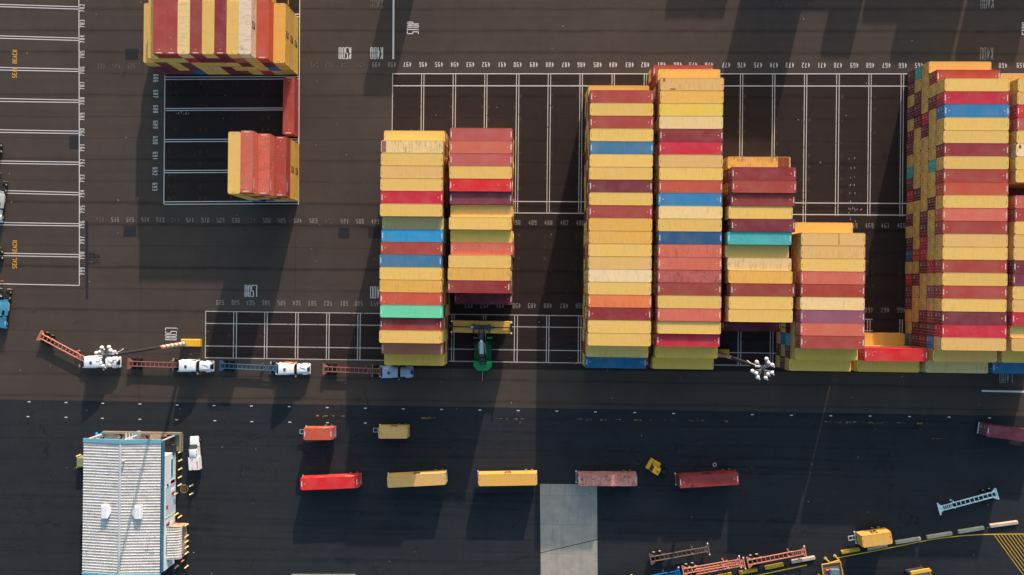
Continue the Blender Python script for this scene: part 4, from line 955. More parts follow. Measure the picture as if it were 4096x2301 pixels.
mb.build('boom', [M['darkgrey'], M['lightgrey']], rs)
mb = MB(); mb.loft([[(6.4, -.32, 5.35), (6.4, -.32, 5.8), (6.4, .32, 5.8), (6.4, .32, 5.35)], [(8.2, -.32, 6.0), (8.2, -.32, 6.45), (8.2, .32, 6.45), (8.2, .32, 6.0)]])
mb.box(7.9, 8.6, -.75, -.45, 5.6, 6.2); mb.box(7.9, 8.6, .45, .75, 5.6, 6.2); mb.box(8.0, 8.3, -.449, .449, 5.7, 5.98); mb.build('boom_extension', M['darkgrey'], rs)
for s in (-1, 1):
    mb = MB(); mb.cyl((3.6, s * .62, 1.7), (5.9, s * .62, 5.2), .14, n=10); mb.cyl((5.0, s * .62, 3.85), (6.1, s * .62, 5.5), .08, n=10); mb.build('lift_cylinder', M['galv'], rs)
    for x, r in ((5.9, .8),):
        wheel(rs, x, s * 2.0, .82, .55, True, 'rim_dark')
    wheel(rs, 1.0, s * 1.55, .75, .5, False, 'rim_dark')
mb = MB(); mb.box(5.5, 6.3, -2.3, 2.3, .95, 1.3); mb.build('front_axle', M['green_dark'], rs)
mb = MB(); mb.box(6.75, 7.15, -2.0, -.9, 1.3, 1.75); mb.build('fender', M['green'], rs)
mb = MB(); mb.box(6.75, 7.1, .4, 2.0, 1.3, 1.7); mb.cyl((6.9, 1.2, 1.7), (6.9, 1.2, 2.3), .12, n=8); mb.build('fender', M['brown_ch'], rs)
mb = MB(); mb.cyl((6.6, 0, 5.91), (6.6, 0, 6.3), .28, n=12); mb.build('work_lamp', M['plate_white'], rs)
mb = MB(); mb.cyl((.1, .05, 2.1), (-1.85, .0, 2.9), .03, n=6); mb.build('whip_antenna', M['lightgrey'], rs)
mb = MB(); mb.lathe([(.02, -.2), (.16, -.1), (.18, .05), (.1, .2), (.02, .24)], (-1.9, 0, 2.9), 10); mb.build('antenna_flag', M['red'], rs)
sp = bpy.data.objects.new('spreader', None); COL.objects.link(sp); sp.parent = rs
rsM = Matrix.Rotation(PI / 2 + .01, 4, 'Z'); rsM.translation = (body_r.x, body_r.y, 0)
tgt = Matrix.Rotation(ang, 4, 'Z'); tgt.translation = (cc.x, cc.y, hr + .02)
bpy.data.objects.remove(sp)
def spart(name, mb, mat):
    rel = rsM.inverted() @ tgt; mb.v = [tuple(rel @ Vector(p)) for p in mb.v]; return mb.build(name, mat, rs)
mb = MB(); mb.box(-1.9, 1.9, -.45, .45, .10, .55); mb.box(-2.4, -1.9, -.3, .3, .1, .5); mb.box(1.9, 2.6, -.25, .25, .1, .5)
for s in (-1, 1):
    mb.box(s * 1.6 - .12, s * 1.6 + .12, -1.25, .45 * -1, .12, .4); mb.box(s * 1.6 - .12, s * 1.6 + .12, .45, .75, .12, .4)
mb.box(-.55, -.35, -2.3, .5, .551, .85); mb.box(.35, .55, -2.3, .5, .551, .85); mb.box(-.349, .349, -2.2, -1.95, .56, .84); spart('spreader_beam', mb, M['darkgrey'])
mb = MB(); mb.box(-6.0, -2.4, -.1, .1, .12, .38); mb.box(2.6, 6.0, -.1, .1, .12, .38); spart('telescopic_arm', mb, M['black'])
for s in (-1, 1):
    mb = MB(); mb.box(s * 6.1 - .14, s * 6.1 + .14, -1.2, 1.2, .04, .36); mb.mi = 1
    for e in (-1, 1): mb.box(s * 6.15 - .17, s * 6.15 + .17, e * 1.1 - .14, e * 1.1 + .14, .361, .50)
    spart('end_beam', mb, [M['black'], M['plate_white']])
mb = MB(); mb.box(-2.2, -1.65, -.25, .2, .56, .75); spart('control_box', mb, M['lightgrey'])
mb = MB(); mb.lathe([(.06, 0), (.06, .1), (.02, .14)], (-2.0, -.4, .5), 8); spart('indicator_lamp', mb, paint('green_lamp', rgb(60, 230, 90), 0.4))

# ------------------------------------------------------------------ high light masts
LAMPS = [(110, -325), (-210, -215), (175, -200), (305, -125), (-350, 90), (-225, 160), (-175, 295), (90, 305), (160, 180), (290, 130)]
LAMPS1 = [(-50, -125), (55, -135), (80, -85), (140, -65), (-75, -65), (-130, -45), (-110, 70), (-60, 105), (-30, 145), (80, 130), (95, 75), (145, 45)]
def mast(label, ground, flip, block):
    t = thing('light_mast', label, 'light mast', (ground.x, ground.y, 0), 0, 'high floodlight masts')
    mb = MB(); mb.cyl((0, 0, .6), (0, 0, 28.0), .40, .22, n=18); smooth_by_angle(mb.build('pole', M['pole'], t))
    mb = MB(); bx0, bx1, by0, by1, bh = block; mb.cbox(bx0, bx1, by0, by1, 0, bh, .12); mb.build('base_block', M['yellow'] if flip else M['conc_yellow'], t)
    mb = MB(); mb.cyl((0, 0, bh), (0, 0, bh + .08), .62, n=16); 
    for i in range(8): mb.cyl((.52 * math.cos(i * PI / 4), .52 * math.sin(i * PI / 4), bh + .08), (.52 * math.cos(i * PI / 4), .52 * math.sin(i * PI / 4), bh + .2), .04, n=6)
    mb.build('base_flange', M['grey'], t)
    mb = MB(); mb.cyl((0, 0, 27.6), (0, 0, 28.3), .3, n=12); mb.cyl((0, 0, 28.3), (0, 0, 29.2), .03, n=6); mb.build('mast_head', M['darkgrey'], t)
    k = 1 / 3.68 / 23.0 if flip else 1 / 8.512 / 23.0
    for (lx, ly) in (LAMPS1 if flip else LAMPS):
        x, y = lx * k, -ly * k
        mb = MB(); mb.cyl((0, 0, 27.95), (x, y, 28.1), .045, n=6); mb.build('arm', M['grey'], t)
        mb = MB(); mb.lathe([(.05, .40), (.17, .36), (.27, .24), (.32, .06), (.335, -.10), (.29, -.14), (.25, -.10)], (x, y, 27.95), 16)
        L_ = smooth_by_angle(mb.build('lamp', M['lamp'], t), 60)
        mb = MB(); mb.cyl((x + .16, y - .16, 27.9), (x + .42, y - .42, 27.8), .14, .10, n=8); mb.build('ballast', M['lamp'], L_)
    mb = MB(); s = -1 if flip else 1
    mb.cyl((.1 * s, -.2, 27.4), (1.9 * s, -.65, 27.2), .05, n=6); mb.cyl((1.9 * s, -.65, 27.2), (2.05 * s, -.4, 27.2), .1, n=8); mb.build('lightning_rod', M['lightgrey'], t)
    mb = MB(); mb.cyl((-.3 * s, .25, 26.4), (-1.6 * s, .75, 26.2), .05, n=6); mb.cyl((-1.6 * s, .75, 26.2), (-2.2 * s, 1.15, 26.3), .09, n=8); mb.build('camera_bracket', M['plate_white'], t)
    mb = MB(); mb.box(-.75 * s - .4, -.75 * s + .4, .2, .5, 27.3, 27.5); mb.build('junction_box', M['plate_white'], t)
    return t
g1 = at(743, 1373); bA, bB = at(722.5, 1386, .9), at(800, 1358, .9)
mast('floodlight mast with orange bands rising from a yellow base block', g1, True, (bA.x - g1.x, bB.x - g1.x, bA.y - g1.y, bB.y - g1.y, .95))
g2 = at(2872, 1412); bA, bB = at(2842, 1412, .9), at(2918, 1391, .9)
mast('floodlight mast with red bands rising from behind the central columns', g2, False, (bA.x - g2.x, bB.x - g2.x, -.8, .9, .95))

# ------------------------------------------------------------------ pickup with service bed (front = +x)
f_, r_ = at(775.5, 1745, .9), at(778, 1880, 1.6)
d = f_ - r_; pk = thing('service_pickup', 'white pickup with a service box body beside the building', 'pickup', (r_.x, r_.y, 0), math.atan2(d.y, d.x)); Lp = d.length
mb = MB(); mb.loft([ring(Lp - .1, .86, .55, 1.05, .12, .78), ring(Lp - .5, .93, .5, 1.18, .14, .82), ring(Lp - 1.75, .95, .5, 1.28, .12, .86), ring(Lp - 2.0, .96, .5, 1.26, .1, .9)]); smooth_by_angle(mb.build('hood', M['white'], pk), 45)
mb = MB(); mb.loft([ring(Lp - 2.0, .96, .5, 1.25, .08, .9), ring(2.72, .97, .5, 1.25, .08, .9)]); mb.build('body', M['white'], pk)
mb = MB(); mb.loft([ring(Lp - 2.62, .90, 1.25, 1.95, .15, .74), ring(Lp - 2.9, .92, 1.25, 2.02, .16, .76), ring(2.95, .92, 1.25, 2.0, .16, .78), ring(2.75, .90, 1.25, 1.9, .12, .78)]); smooth_by_angle(mb.build('cab_roof', M['white'], pk), 45)
mb = MB(); mb.loft([ring(Lp - 1.75, .84, 1.24, 1.33, .04, .80), ring(Lp - 2.60, .78, 1.25, 1.93, .06, .68)]); mb.build('windshield', M['glass_green'], pk)
for s in (-1, 1):
    for a, b in ((2.95, 3.65), (3.75, Lp - 2.75)):
        mb = MB(); mb.add([(a, s * .925, 1.36), (b, s * .925, 1.36), (b - .1, s * .81, 1.88), (a, s * .81, 1.88), (a, s * .90, 1.36), (b, s * .90, 1.36), (b - .1, s * .78, 1.88), (a, s * .78, 1.88)], [(0, 1, 2, 3), (7, 6, 5, 4), (0, 4, 5, 1), (2, 6, 7, 3), (0, 3, 7, 4), (1, 5, 6, 2)]); mb.build('side_window', M['glass'], pk)
    mb = MB(); mb.box(Lp - 2.3, Lp - 2.15, min(s * .98, s * 1.22), max(s * .98, s * 1.22), 1.3, 1.5); mb.build('mirror', M['black'], pk)
    for x in (1.3, Lp - 1.0): wheel(pk, x, s * .92, .40, .25, False, 'rim')
    mb = MB(); mb.box(Lp - .14, Lp - .04, s * .6 - .18, s * .6 + .18, .75, .98); mb.build('headlight', M['plate_white'], pk)
    mb = MB(); mb.box(-.03, 0, s * .85 - .1, s * .85 + .1, .75, 1.1); mb.build('tail_lamp', M['red'], pk)
mb = MB(); mb.cbox(.0, 2.70, -1.12, 1.12, .55, 1.85, .05); mb.build('service_box', M['white'], pk)
mb = MB(); mb.box(.3, 1.9, -.92, -.66, 1.851, 1.87); mb.build('orange_panel', M['orange'], pk)
mb = MB(); text(mb, '701', None, .42, .28, .40, .06, frame=(Vector((.55, .25, 1.856)), Vector((0, -1, 0)), Vector((1, 0, 0)))); mb.build('roof_number', M['lightgrey'], pk)
for x in (.15, 2.3):
    mb = MB(); mb.lathe([(.13, 0), (.13, .1), (.06, .16)], (x, .25, 1.851), 8); mb.build('beacon', M['red'], pk)
mb = MB(); mb.box(Lp - .1, Lp + .08, -.95, .95, .42, .66); mb.build('bumper', M['black'], pk)

# ------------------------------------------------------------------ yellow yard tractor (front = +x)
f_, r_ = at(2594, 1853, 1.2), at(2669.7, 1895, .9); d = f_ - r_; ang = math.atan2(d.y, d.x); Ly = d.length
yt = thing('yard_tractor', 'yellow yard tractor turned askew between the pink and dark red containers', 'yard tractor', (r_.x, r_.y, 0), ang)
mb = MB()
for s in (-1, 1): mb.box(0, Ly - .4, s * .42 - .07, s * .42 + .07, .7, .98)
mb.box(.1, .3, -.349, .349, .72, .95); mb.box(2.0, 2.2, -.349, .349, .72, .95); mb.build('frame', M['black'], yt)
mb = MB(); mb.cyl((.9, 0, .981), (.9, 0, 1.15), .46, n=14); mb.build('fifth_wheel', M['black'], yt)
mb = MB(); mb.cbox(1.75, 2.5, -.35, .45, .99, 1.25, .05); mb.build('deck_plate', M['yellow'], yt)
mb = MB(); mb.cbox(Ly - .75, Ly, -1.2, 1.2, .45, 1.25, .12); mb.build('front_bumper', M['yellow'], yt)
mb = MB(); mb.cbox(Ly - 2.3, Ly - .76, -1.18, -.25, .6, 1.55, .12); mb.build('engine_hood', M['yellow'], yt)
mb = MB()
for i in range(9): mb.box(Ly - 2.1 + i * .14, Ly - 2.03 + i * .14, -1.02, -.42, 1.551, 1.575)
mb.build('grille', M['conc_yellow'], yt)
mb = MB(); mb.loft([ring(Ly - 2.55, .72, .6, 2.65, .1, .66), ring(Ly - 1.15, .72, .6, 2.65, .12, .66), ring(Ly - .95, .72, .6, 2.2, .1, .66)]); o = mb.build('cab', M['yellow'], yt); o.location.y = .46
mb = MB(); mb.box(Ly - 1.1, Ly - .9, -.1, 1.02, 1.4, 2.5); mb.build('windshield', M['glass'], yt)
mb = MB(); mb.prism([(Ly - 2.35, .12), (Ly - 1.55, .46), (Ly - 2.35, .80)][::1], 2.651, 2.665); mb.build('roof_triangle', M['conc_yellow'], yt)
mb = MB(); mb.prism([(Ly - 2.2, .30), (Ly - 1.85, .46), (Ly - 2.2, .62)], 2.666, 2.675); mb.build('roof_emblem', M['plate_dark'], yt)
mb = MB(); mb.cyl((Ly - 2.5, -.1, 1.0), (Ly - 2.5, -.1, 2.9), .07, n=8); mb.cyl((Ly - 2.3, -.12, 1.6), (Ly - 2.3, -.12, 1.9), .17, n=10); mb.build('exhaust_stack', M['galv'], yt)
for s in (-1, 1):
    wheel(yt, .85, s * 1.1, .5, .27, True, 'rim'); wheel(yt, Ly - .95, s * .98, .5, .28, False, 'rim')
    mb = MB(); mb.cyl((2.7, s * .8, .6), (3.3, s * .8, .6), .25, n=10); mb.build('air_tank', M['black'], yt)

# ------------------------------------------------------------------ building
bx0, bx1, by0, by1 = -92.3, -76.15, -60.3, -32.65
EH, RH = 6.0, 6.75; BC = (bx0 + bx1) / 2
bd = thing('workshop_building', 'white workshop with ribbed roof and teal blue band at the lower left', 'building', (0, 0, 0))
mb = MB()
th = .25; byw = -36.1
mb.box(bx1 - th, bx1, by0, byw, 0, 4.55); mb.box(bx0, bx0 + th, by0, byw, 0, EH - .1); mb.box(bx0 + th + .001, bx1 - th - .001, by0, by0 + th, 0, EH - .1); mb.box(bx0 + th + .001, bx1 - th - .001, byw - th, byw, 0, EH - .1)
for i in range(16): mb.box(bx1 + .001, bx1 + .022, by0 + .02, byw - .02, .2 + i * .27, .2 + i * .27 + .215)
mb.build('wall', M['siding'], bd)
for x in (bx0 + .15, BC, bx1 - .05):
    mb = MB(); mb.box(x - .11, x + .11, by1 - .12, by1 + .10, 0.014, EH - .2); mb.box(x - .25, x + .25, by1 - .25, by1 + .23, 0.013, .12); mb.build('canopy_post', M['white'], bd)
mb = MB(); mb.box(bx0 + .3, bx1 - .3, byw + .1, by1 - .2, EH - .32, EH - .28); mb.build('canopy_soffit', M['grey'], bd)
mb = MB(); corr(mb, by1 - by0 - .02, .30, .03, lambda t, d_, e: (bx1 + .03 + d_, (by0 + by1) / 2 + t, 4.55 + e * (EH - 4.56))); mb.box(bx1 - th, bx1 + .02, by0, by1, 4.551, EH - .02); mb.build('wall_band', M['blue_band'], bd)
for side in (-1, 1):
    mb = MB(); xe = bx0 - .15 if side < 0 else bx1 + .10
    n = 46; Lr = by1 - by0 - .3; p = Lr / n; prof = []
    for i in range(n):
        y = by0 + .15 + i * p; prof += [(y, 0), (y + p * .66, 0), (y + p * .74, .07), (y + p * .90, .07)]
    prof.append((by1 - .15, 0)); k = len(prof)
    vs = [(xe, y, EH + dz) for y, dz in prof] + [(BC + side * .02, y, RH + dz) for y, dz in prof]
    fs = [((i, i + 1, k + i + 1, k + i) if side < 0 else (k + i, k + i + 1, i + 1, i)) for i in range(k - 1)]
    mb.add(vs, [f[::-1] for f in fs]); mb.build('roof', M['roofing'], bd)
mb = MB(); mb.add([(BC - .26, by0 + .1, RH + .09), (BC, by0 + .1, RH + .16), (BC + .26, by0 + .1, RH + .09), (BC - .26, by1 - .1, RH + .09), (BC, by1 - .1, RH + .16), (BC + .26, by1 - .1, RH + .09)], [(0, 1, 4, 3), (1, 2, 5, 4)]); mb.build('ridge_cap', M['lightgrey'], bd)
for y0, y1 in ((by0 - .25, by0 + .2), (by1 - .45, by1 + .35)):
    mb = MB(); 
    for side in (-1, 1):
        xe = bx0 - .2 if side < 0 else bx1 + .14
        mb.add([(xe, y0, EH - .25), (BC, y0, RH - .25), (BC, y1, RH - .25), (xe, y1, EH - .25), (xe, y0, EH + .14), (BC, y0, RH + .2), (BC, y1, RH + .2), (xe, y1, EH + .14)], [(0, 1, 5, 4), (1, 2, 6, 5), (2, 3, 7, 6), (3, 0, 4, 7), (4, 5, 6, 7), (3, 2, 1, 0)] if side < 0 else [(4, 5, 1, 0), (5, 6, 2, 1), (6, 7, 3, 2), (7, 4, 0, 3), (7, 6, 5, 4), (0, 1, 2, 3)])
    mb.build('gable_trim', M['blue_trim'], bd)
mb = MB(); mb.box(bx1 + .101, bx1 + .17, by0, by1, EH - .02, EH + .1); mb.build('gutter', M['black'], bd)
def zof(u):       # height of a point seen on the east wall
    lo, hi = 0.0, 6.0
    for _ in range(30):
        m_ = (lo + hi) / 2
        if at(u, 1900, m_).x < bx1 + .02: lo = m_
        else: hi = m_
    return (lo + hi) / 2
def wallrect(u0, u1, v0, v1):
    za, zb = zof(u1), zof(u0); zm = (za + zb) / 2; um = (u0 + u1) / 2
    return at(um, v1, zm).y, at(um, v0, zm).y, za, zb
b1 = lambda x, y: (280 + x / 4.293, 1690 + y / 4.293)
b2 = lambda x, y: (280 + x / 4.293, 1990 + y / 4.293)
def fitting(name, f, x0, x1, y0, y1, mat, frame=None, out=.05):
    a, b = f(x0, y0), f(x1, y1); ya, yb, za, zb = wallrect(a[0], b[0], a[1], b[1])
    mb = MB(); mb.box(bx1 + .024, bx1 + out, ya, yb, za, zb); o = mb.build(name, mat, bd)
    if frame:
        mb = MB(); w = .1
        mb.box(bx1 + .025, bx1 + out + .04, ya - w, ya, za - w, zb + w); mb.box(bx1 + .025, bx1 + out + .04, yb, yb + w, za - w, zb + w); mb.box(bx1 + .025, bx1 + out + .04, ya, yb, zb, zb + w); mb.box(bx1 + .025, bx1 + out + .04, ya, yb, za - w, za)
        mb.build('frame', frame, o)
    return (ya, yb, za, zb)
fitting('window', b1, 1728, 1767, 628, 938, M['teal_roll'], M['white'])
fitting('window', b1, 1726, 1800, 985, 1058, M['glass'], M['white'])
ya, yb, za, zb = fitting('roller_door', lambda x, y: b1(x, y), 1640, 1806, 1075, 1590, M['door_pale'], M['white'], .06)
fitting('door_sign', b2, 1655, 1685, 140, 205, M['red'], None, .09)
fitting('wall_lamp', b1, 1665, 1682, 1060, 1090, M['black'], None, .22); fitting('wall_lamp', b1, 1757, 1774, 530, 560, M['black'], None, .22); fitting('wall_lamp', b2, 1662, 1678, 455, 490, M['black'], None, .22)
fitting('fire_cabinet', b2, 1690, 1712, 415, 480, M['red'], None, .12); fitting('notice_board', b2, 1725, 1795, 400, 460, M['white'], None, .08)
fitting('meter_box', b1, 1738, 1800, 1130, 1185, M['white'], None, .18); fitting('alarm_bell', b1, 1748, 1785, 1195, 1225, M['red'], None, .2)
ya, yb, za, zb = fitting('wall_sign', b2, 1668, 1690, 660, 978, M['white'], M['sign_blue'], .06)
mb = MB(); rr = random.Random(2); y = ya + .3
while y < yb - .3:
    l = rr.uniform(.12, .3); mb.box(bx1 + .0605, bx1 + .066, y, y + l, za + .1, zb - .1); y += l + rr.choice([.06, .06, .25])
mb.build('sign_lettering', M['sign_blue'], bd)
# entrance canopy on the east side
pa, pb = at(*b2(1710, 1065), 3.3), at(*b2(1712, 535), 3.3); pe = at(*b2(1912, 800), 2.75)
mb = MB(); n = 12; L = pb.y - pa.y; xm = at(*b2(1856, 800), 3.1).x
for (xa, za_, xb, zb_) in ((bx1 + .05, 3.45, xm, 3.15), (xm, 3.15, pe.x, 2.55)):
    prof = []
    for i in range(n): y = pa.y + i * L / n; prof += [(y, 0), (y + L / n * .55, 0), (y + L / n * .65, .07), (y + L / n * .9, .07)]
    prof.append((pa.y + L, 0)); k = len(prof)
    mb.add([(xa, y, za_ + dz) for y, dz in prof] + [(xb, y, zb_ + dz) for y, dz in prof], [(i, k + i, k + i + 1, i + 1) for i in range(k - 1)])
mb.build('canopy_roof', M['roofing'], bd)
mb = MB(); mb.box(pe.x - .12, pe.x - .02, pa.y, pb.y, 2.3, 2.5); mb.box(pe.x - .2, pe.x - .1, pb.y - .2, pb.y - .1, 0, 2.29); mb.box(pe.x - .2, pe.x - .1, pa.y + .1, pa.y + .2, 0, 2.29); mb.box(pe.x - .2, pe.x - .1, (pa.y + pb.y) / 2 - .05, (pa.y + pb.y) / 2 + .05, 0, 2.29); mb.box(bx1 + .03, pe.x - .1, pb.y + .001, pb.y + .1, .1, 2.6); mb.build('canopy_frame', M['wood'], bd)
mb = MB(); mb.box(bx1 + .03, pe.x - .25, pa.y, pb.y, 0.0, .25); mb.build('porch_step', M['conc_warm'], bd)
# two ridge vents
for (xa, xb, ya_, yb_, tip) in ((530, 640, 140, 365, 705), (1102, 1210, 155, 375, 1048)):
    P0, P1 = at(*b2(xa, yb_), 7.2), at(*b2(xb, ya_), 7.2); TP = at(*b2(tip, (ya_ + yb_) / 2), RH + .05)
    mb = MB(); zr = EH + .3
    mb.cbox(P0.x, P1.x, P0.y, P1.y, zr, 7.25, .12)
    xr = P1.x if tip > xb else P0.x; sg = 1 if tip > xb else -1
    vs = [(xr, P0.y + .1, zr), (xr, P1.y - .1, zr), (xr, (P0.y + P1.y) / 2, 7.1), (TP.x, TP.y, RH), (xr, P0.y + .1, 7.05), (xr, P1.y - .1, 7.05)]
    fs = [(4, 3, 5), (0, 3, 4), (5, 3, 1), (0, 1, 3)]
    mb.add(vs, fs if sg > 0 else [f[::-1] for f in fs]); mb.build('roof_vent', M['white'], bd)
for (x, y) in ((920, 660),): 
    p = at(*b1(x, y), 7.0); mb = MB(); mb.cyl((p.x, p.y, RH - .2), (p.x, p.y, 7.2), .14, n=10); mb.lathe([(.28, 0), (.3, .12), (.1, .25)], (p.x, p.y, 7.2), 12); mb.build('flue_pipe', M['conc_warm'], bd)
for f, x, y in ((b1, 700, 695), (b2, 350, 612), (b2, 1370, 640), (b2, 1450, 670), (b2, 270, 950)):
    p = at(*f(x, y), 6.6); mb = MB(); mb.cyl((p.x, p.y, EH + .1), (p.x, p.y, 7.3), .03, n=6); mb.cyl((p.x - .5, p.y - .12, 7.25), (p.x + .5, p.y + .12, 7.25), .04, n=6); mb.build('antenna', M['grey'], bd)

# yard behind the north gable
pA, pB = at(*b1(585, 262)), at(*b1(1812, 262)); pN = at(*b1(1200, 192), .5)
sheet('concrete_pad', [(pA.x, byw), (-74.6, byw), (-74.6, pN.y), (pA.x, pN.y)][::1], 0.012, M['slab'])
mb = MB(); mb.box(pA.x, -74.7, pN.y - .1, pN.y + .35, 0.013, .75); mb.box(-75.05, -74.7, byw + .1, pN.y - .101, 0.013, .75); tag(mb.build('low_wall', M['conc_dull']), 'low pale concrete wall round the yard behind the white workshop', 'wall')
def drum(label, u, v, mat, tilt=(0, 0), r=.32, h=.95, group='drums beside the workshop'):
    p = at(u, v, .5); t = thing('drum', label, 'drum', (p.x, p.y, r if tilt[0] else 0.013), 0, group)
    mb = MB(); mb.lathe([(r, 0), (r, h * .32), (r * 1.04, h * .34), (r, h * .36), (r, h * .64), (r * 1.04, h * .66), (r, h * .68), (r, h), (r * .9, h + .001)], (0, 0, 0), 14); mb.build('shell', mat, t)
    mb = MB(); mb.lathe([(r * .86, h + .002), (r * .86, h + .03)], (0, 0, 0), 14); mb.lathe([(.05, h + .03), (.05, h + .06)], (r * .4, 0, 0), 8); mb.build('lid', M['grey'], t)
    t.rotation_euler = (tilt[0], 0, tilt[1]); return t
x_, y_ = b1(440, 185); drum('blue drum leaning left of the orange one by the workshop corner', x_, y_, M['barrel_blue'], (rad(80), .6))
x_, y_ = b1(530, 182); drum('blue drum right of the orange one by the workshop corner', x_, y_, M['barrel_blue'], (rad(80), .4))
x_, y_ = b1(486, 212); drum('orange drum between the two blue ones', x_, y_, M['orange'], (rad(80), .5), .26, .7)
x_, y_ = b1(450, 240); drum('white drum nearest the workshop gable', x_, y_, M['lamp'], (rad(80), .5), .3, .8)
x_, y_ = b1(1165, 215); drum('large open grey tank behind the workshop gable', x_, y_, M['grey'], (0, 0), .85, 1.0, None)
x_, y_ = b1(835, 248); drum('half buried black and white tank by the gable wall', x_, y_, M['plate_dark'], (0, 0), .55, .5, None)
def trash(label, u, v, s=1.0):
    p = at(u, v, .7); t = thing('waste_bin', label, 'waste bin', (p.x, p.y, 0), 0, 'waste bins at the workshop corner')
    mb = MB(); mb.loft([[(-1.1 * s, -.7, 0), (1.1 * s, -.7, 0), (1.1 * s, .7, 0), (-1.1 * s, .7, 0)], [(-1.3 * s, -.9, 1.4), (1.3 * s, -.9, 1.4), (1.3 * s, .9, 1.4), (-1.3 * s, .9, 1.4)]]); mb.build('hopper', M['darkgrey'], t)
    mb = MB(); mb.box(-1.34 * s, 1.34 * s, .80, .96, 1.401, 1.5); mb.box(-1.34 * s, 1.34 * s, -.96, -.80, 1.401, 1.5); mb.build('rim', M['brown_ch'], t)
    mb = MB(); mb.box(-1.2 * s, 1.2 * s, -.79, .79, 1.402, 1.46); mb.build('lid', M['black'], t)
x_, y_ = b1(1715, 440); trash('dark steel waste bin just outside the blue band', x_, y_)
x_, y_ = b1(1690, 300); trash('dark waste bin under the white pole at the workshop corner', x_, y_, .9)
x_, y_ = b1(1055, 235); p = at(x_, y_, .5); t = thing('pallet_rack', 'white slatted rack leaning in the yard behind the gable', 'rack', (p.x, p.y, .013))
for i in range(4): mb = MB(); mb.box(-1.1 + i * .7, -.95 + i * .7, -.7, .7, 0, .8); mb.build('upright', M['white'], t)
mb = MB(); mb.box(-.949, 1.149, -.69, -.55, .5, .62); mb.box(-.949, 1.149, .55, .69, .5, .62); mb.build('rail', M['white'], t)
x_, y_ = b1(1530, 255); p = at(x_, y_, .6); t = thing('skip', 'rusty orange skip between the grey tank and the bins', 'skip', (p.x, p.y, .013)); mb = MB(); mb.loft([[(-1.5, -.5, 0), (1.5, -.5, 0), (1.5, .5, 0), (-1.5, .5, 0)], [(-1.8, -.7, .9), (1.8, -.7, .9), (1.8, .7, .9), (-1.8, .7, .9)]]); mb.build('hull', M['orange_ch'], t); mb = MB(); mb.box(-1.7, 1.7, -.6, .6, .901, .94); mb.build('load', M['wood'], t)
for i, (x, y) in enumerate(((1310, 262), (1410, 268))):
    x_, y_ = b1(x, y); p = at(x_, y_, .3); t = thing('traffic_cone', ['red cone left of the skip behind the gable', 'orange cone touching the skip behind the gable'][i], 'cone', (p.x, p.y, .013), 0, 'cones behind the workshop')
    mb = MB(); mb.lathe([(.24, .05), (.06, .75), (.03, .76)], (0, 0, 0), 10); mb.build('cone_body', M['orange' if i else 'red'], t); mb = MB(); mb.box(-.3, .3, -.3, .3, 0, .049); mb.build('foot', M['plate_dark'], t)
p = at(328, 1847, .9); t = thing('transformer_box', 'khaki transformer cabinet against the west wall of the workshop', 'cabinet', (p.x, p.y, 0))
mb = MB(); mb.cbox(-.75, .75, -1.0, 1.0, .1, 1.6, .08); mb.build('cabinet_body', M['khaki'], t); mb = MB(); mb.box(-.9, .9, -1.15, 1.15, 0, .099); mb.build('plinth', M['conc'], t); mb = MB(); mb.box(-.77, -.751, -.9, .9, .3, 1.4); mb.build('door', M['khaki'], t)
# manhole
def manhole(label, u, v, r, mat):
    p = at(u, v); t = thing('manhole_cover', label, 'manhole cover', (p.x, p.y, 0.004), 0, 'manhole covers in the paving')
    mb = MB(); mb.lathe([(r, .001), (r, .02), (r * .9, .03)], (0, 0, 0), 28); mb.build('lid', mat, t)
    mb = MB(); mb.lathe([(r * 1.12, .0), (r * 1.12, .012)], (0, 0, 0), 28); mb.build('surround', M['conc'] if r > .7 else M['patch'], t)
manhole('large rusty round cover between the bollards by the pickup', 736.6, 1955.5, .82, M['rustbrown'])
for lab, u, v in (('small dark cover above the pickup truck', 880, 1634), ('small dark cover right of the upper pickup cover', 915, 1693), ('small dark cover below the short yellow container', 1816, 1799), ('small dark cover above the yellow yard tractor, lower one', 2590, 1723), ('small dark cover above the yellow yard tractor, upper one', 2643, 1654), ('small dark cover left of the long bright red container', 1118, 1983)):
    manhole(lab, u, v, .45, M['patch'])

# ------------------------------------------------------------------ bollards
BL = [(726, 1806, 'beside the pickup, level with its hood'), (726, 1840, 'beside the pickup cab'), (726, 1874, 'beside the pickup rear'), (725, 1906.6, 'by the wall above the dark window'), (723.8, 1937.4, 'just left of the round cover'), (709.8, 1972.3, 'against the wall left below the round cover'),
      (770.3, 1939.7, 'right above the round cover'), (770.3, 1973, 'right below the round cover'), (320.8, 1820.4, 'above the khaki cabinet on the west side'), (322, 1864.7, 'below the khaki cabinet on the west side'),
      (711, 2054, 'against the wall at the lower end of the roller door'), (725, 2064, 'one step out from the roller door'), (751.7, 2096.7, 'at the upper corner of the canopy'), (751.7, 2141.4, 'outside the canopy, second from its top'), (751.7, 2163.5, 'outside the canopy, third from its top'), (751.7, 2185.7, 'outside the canopy, fourth from its top'), (751.7, 2209, 'outside the canopy, fifth from its top'), (751, 2263.7, 'below the canopy, outer one'), (712, 2263.7, 'below the canopy, inner one'), (734, 2241.6, '')]
me_post = None
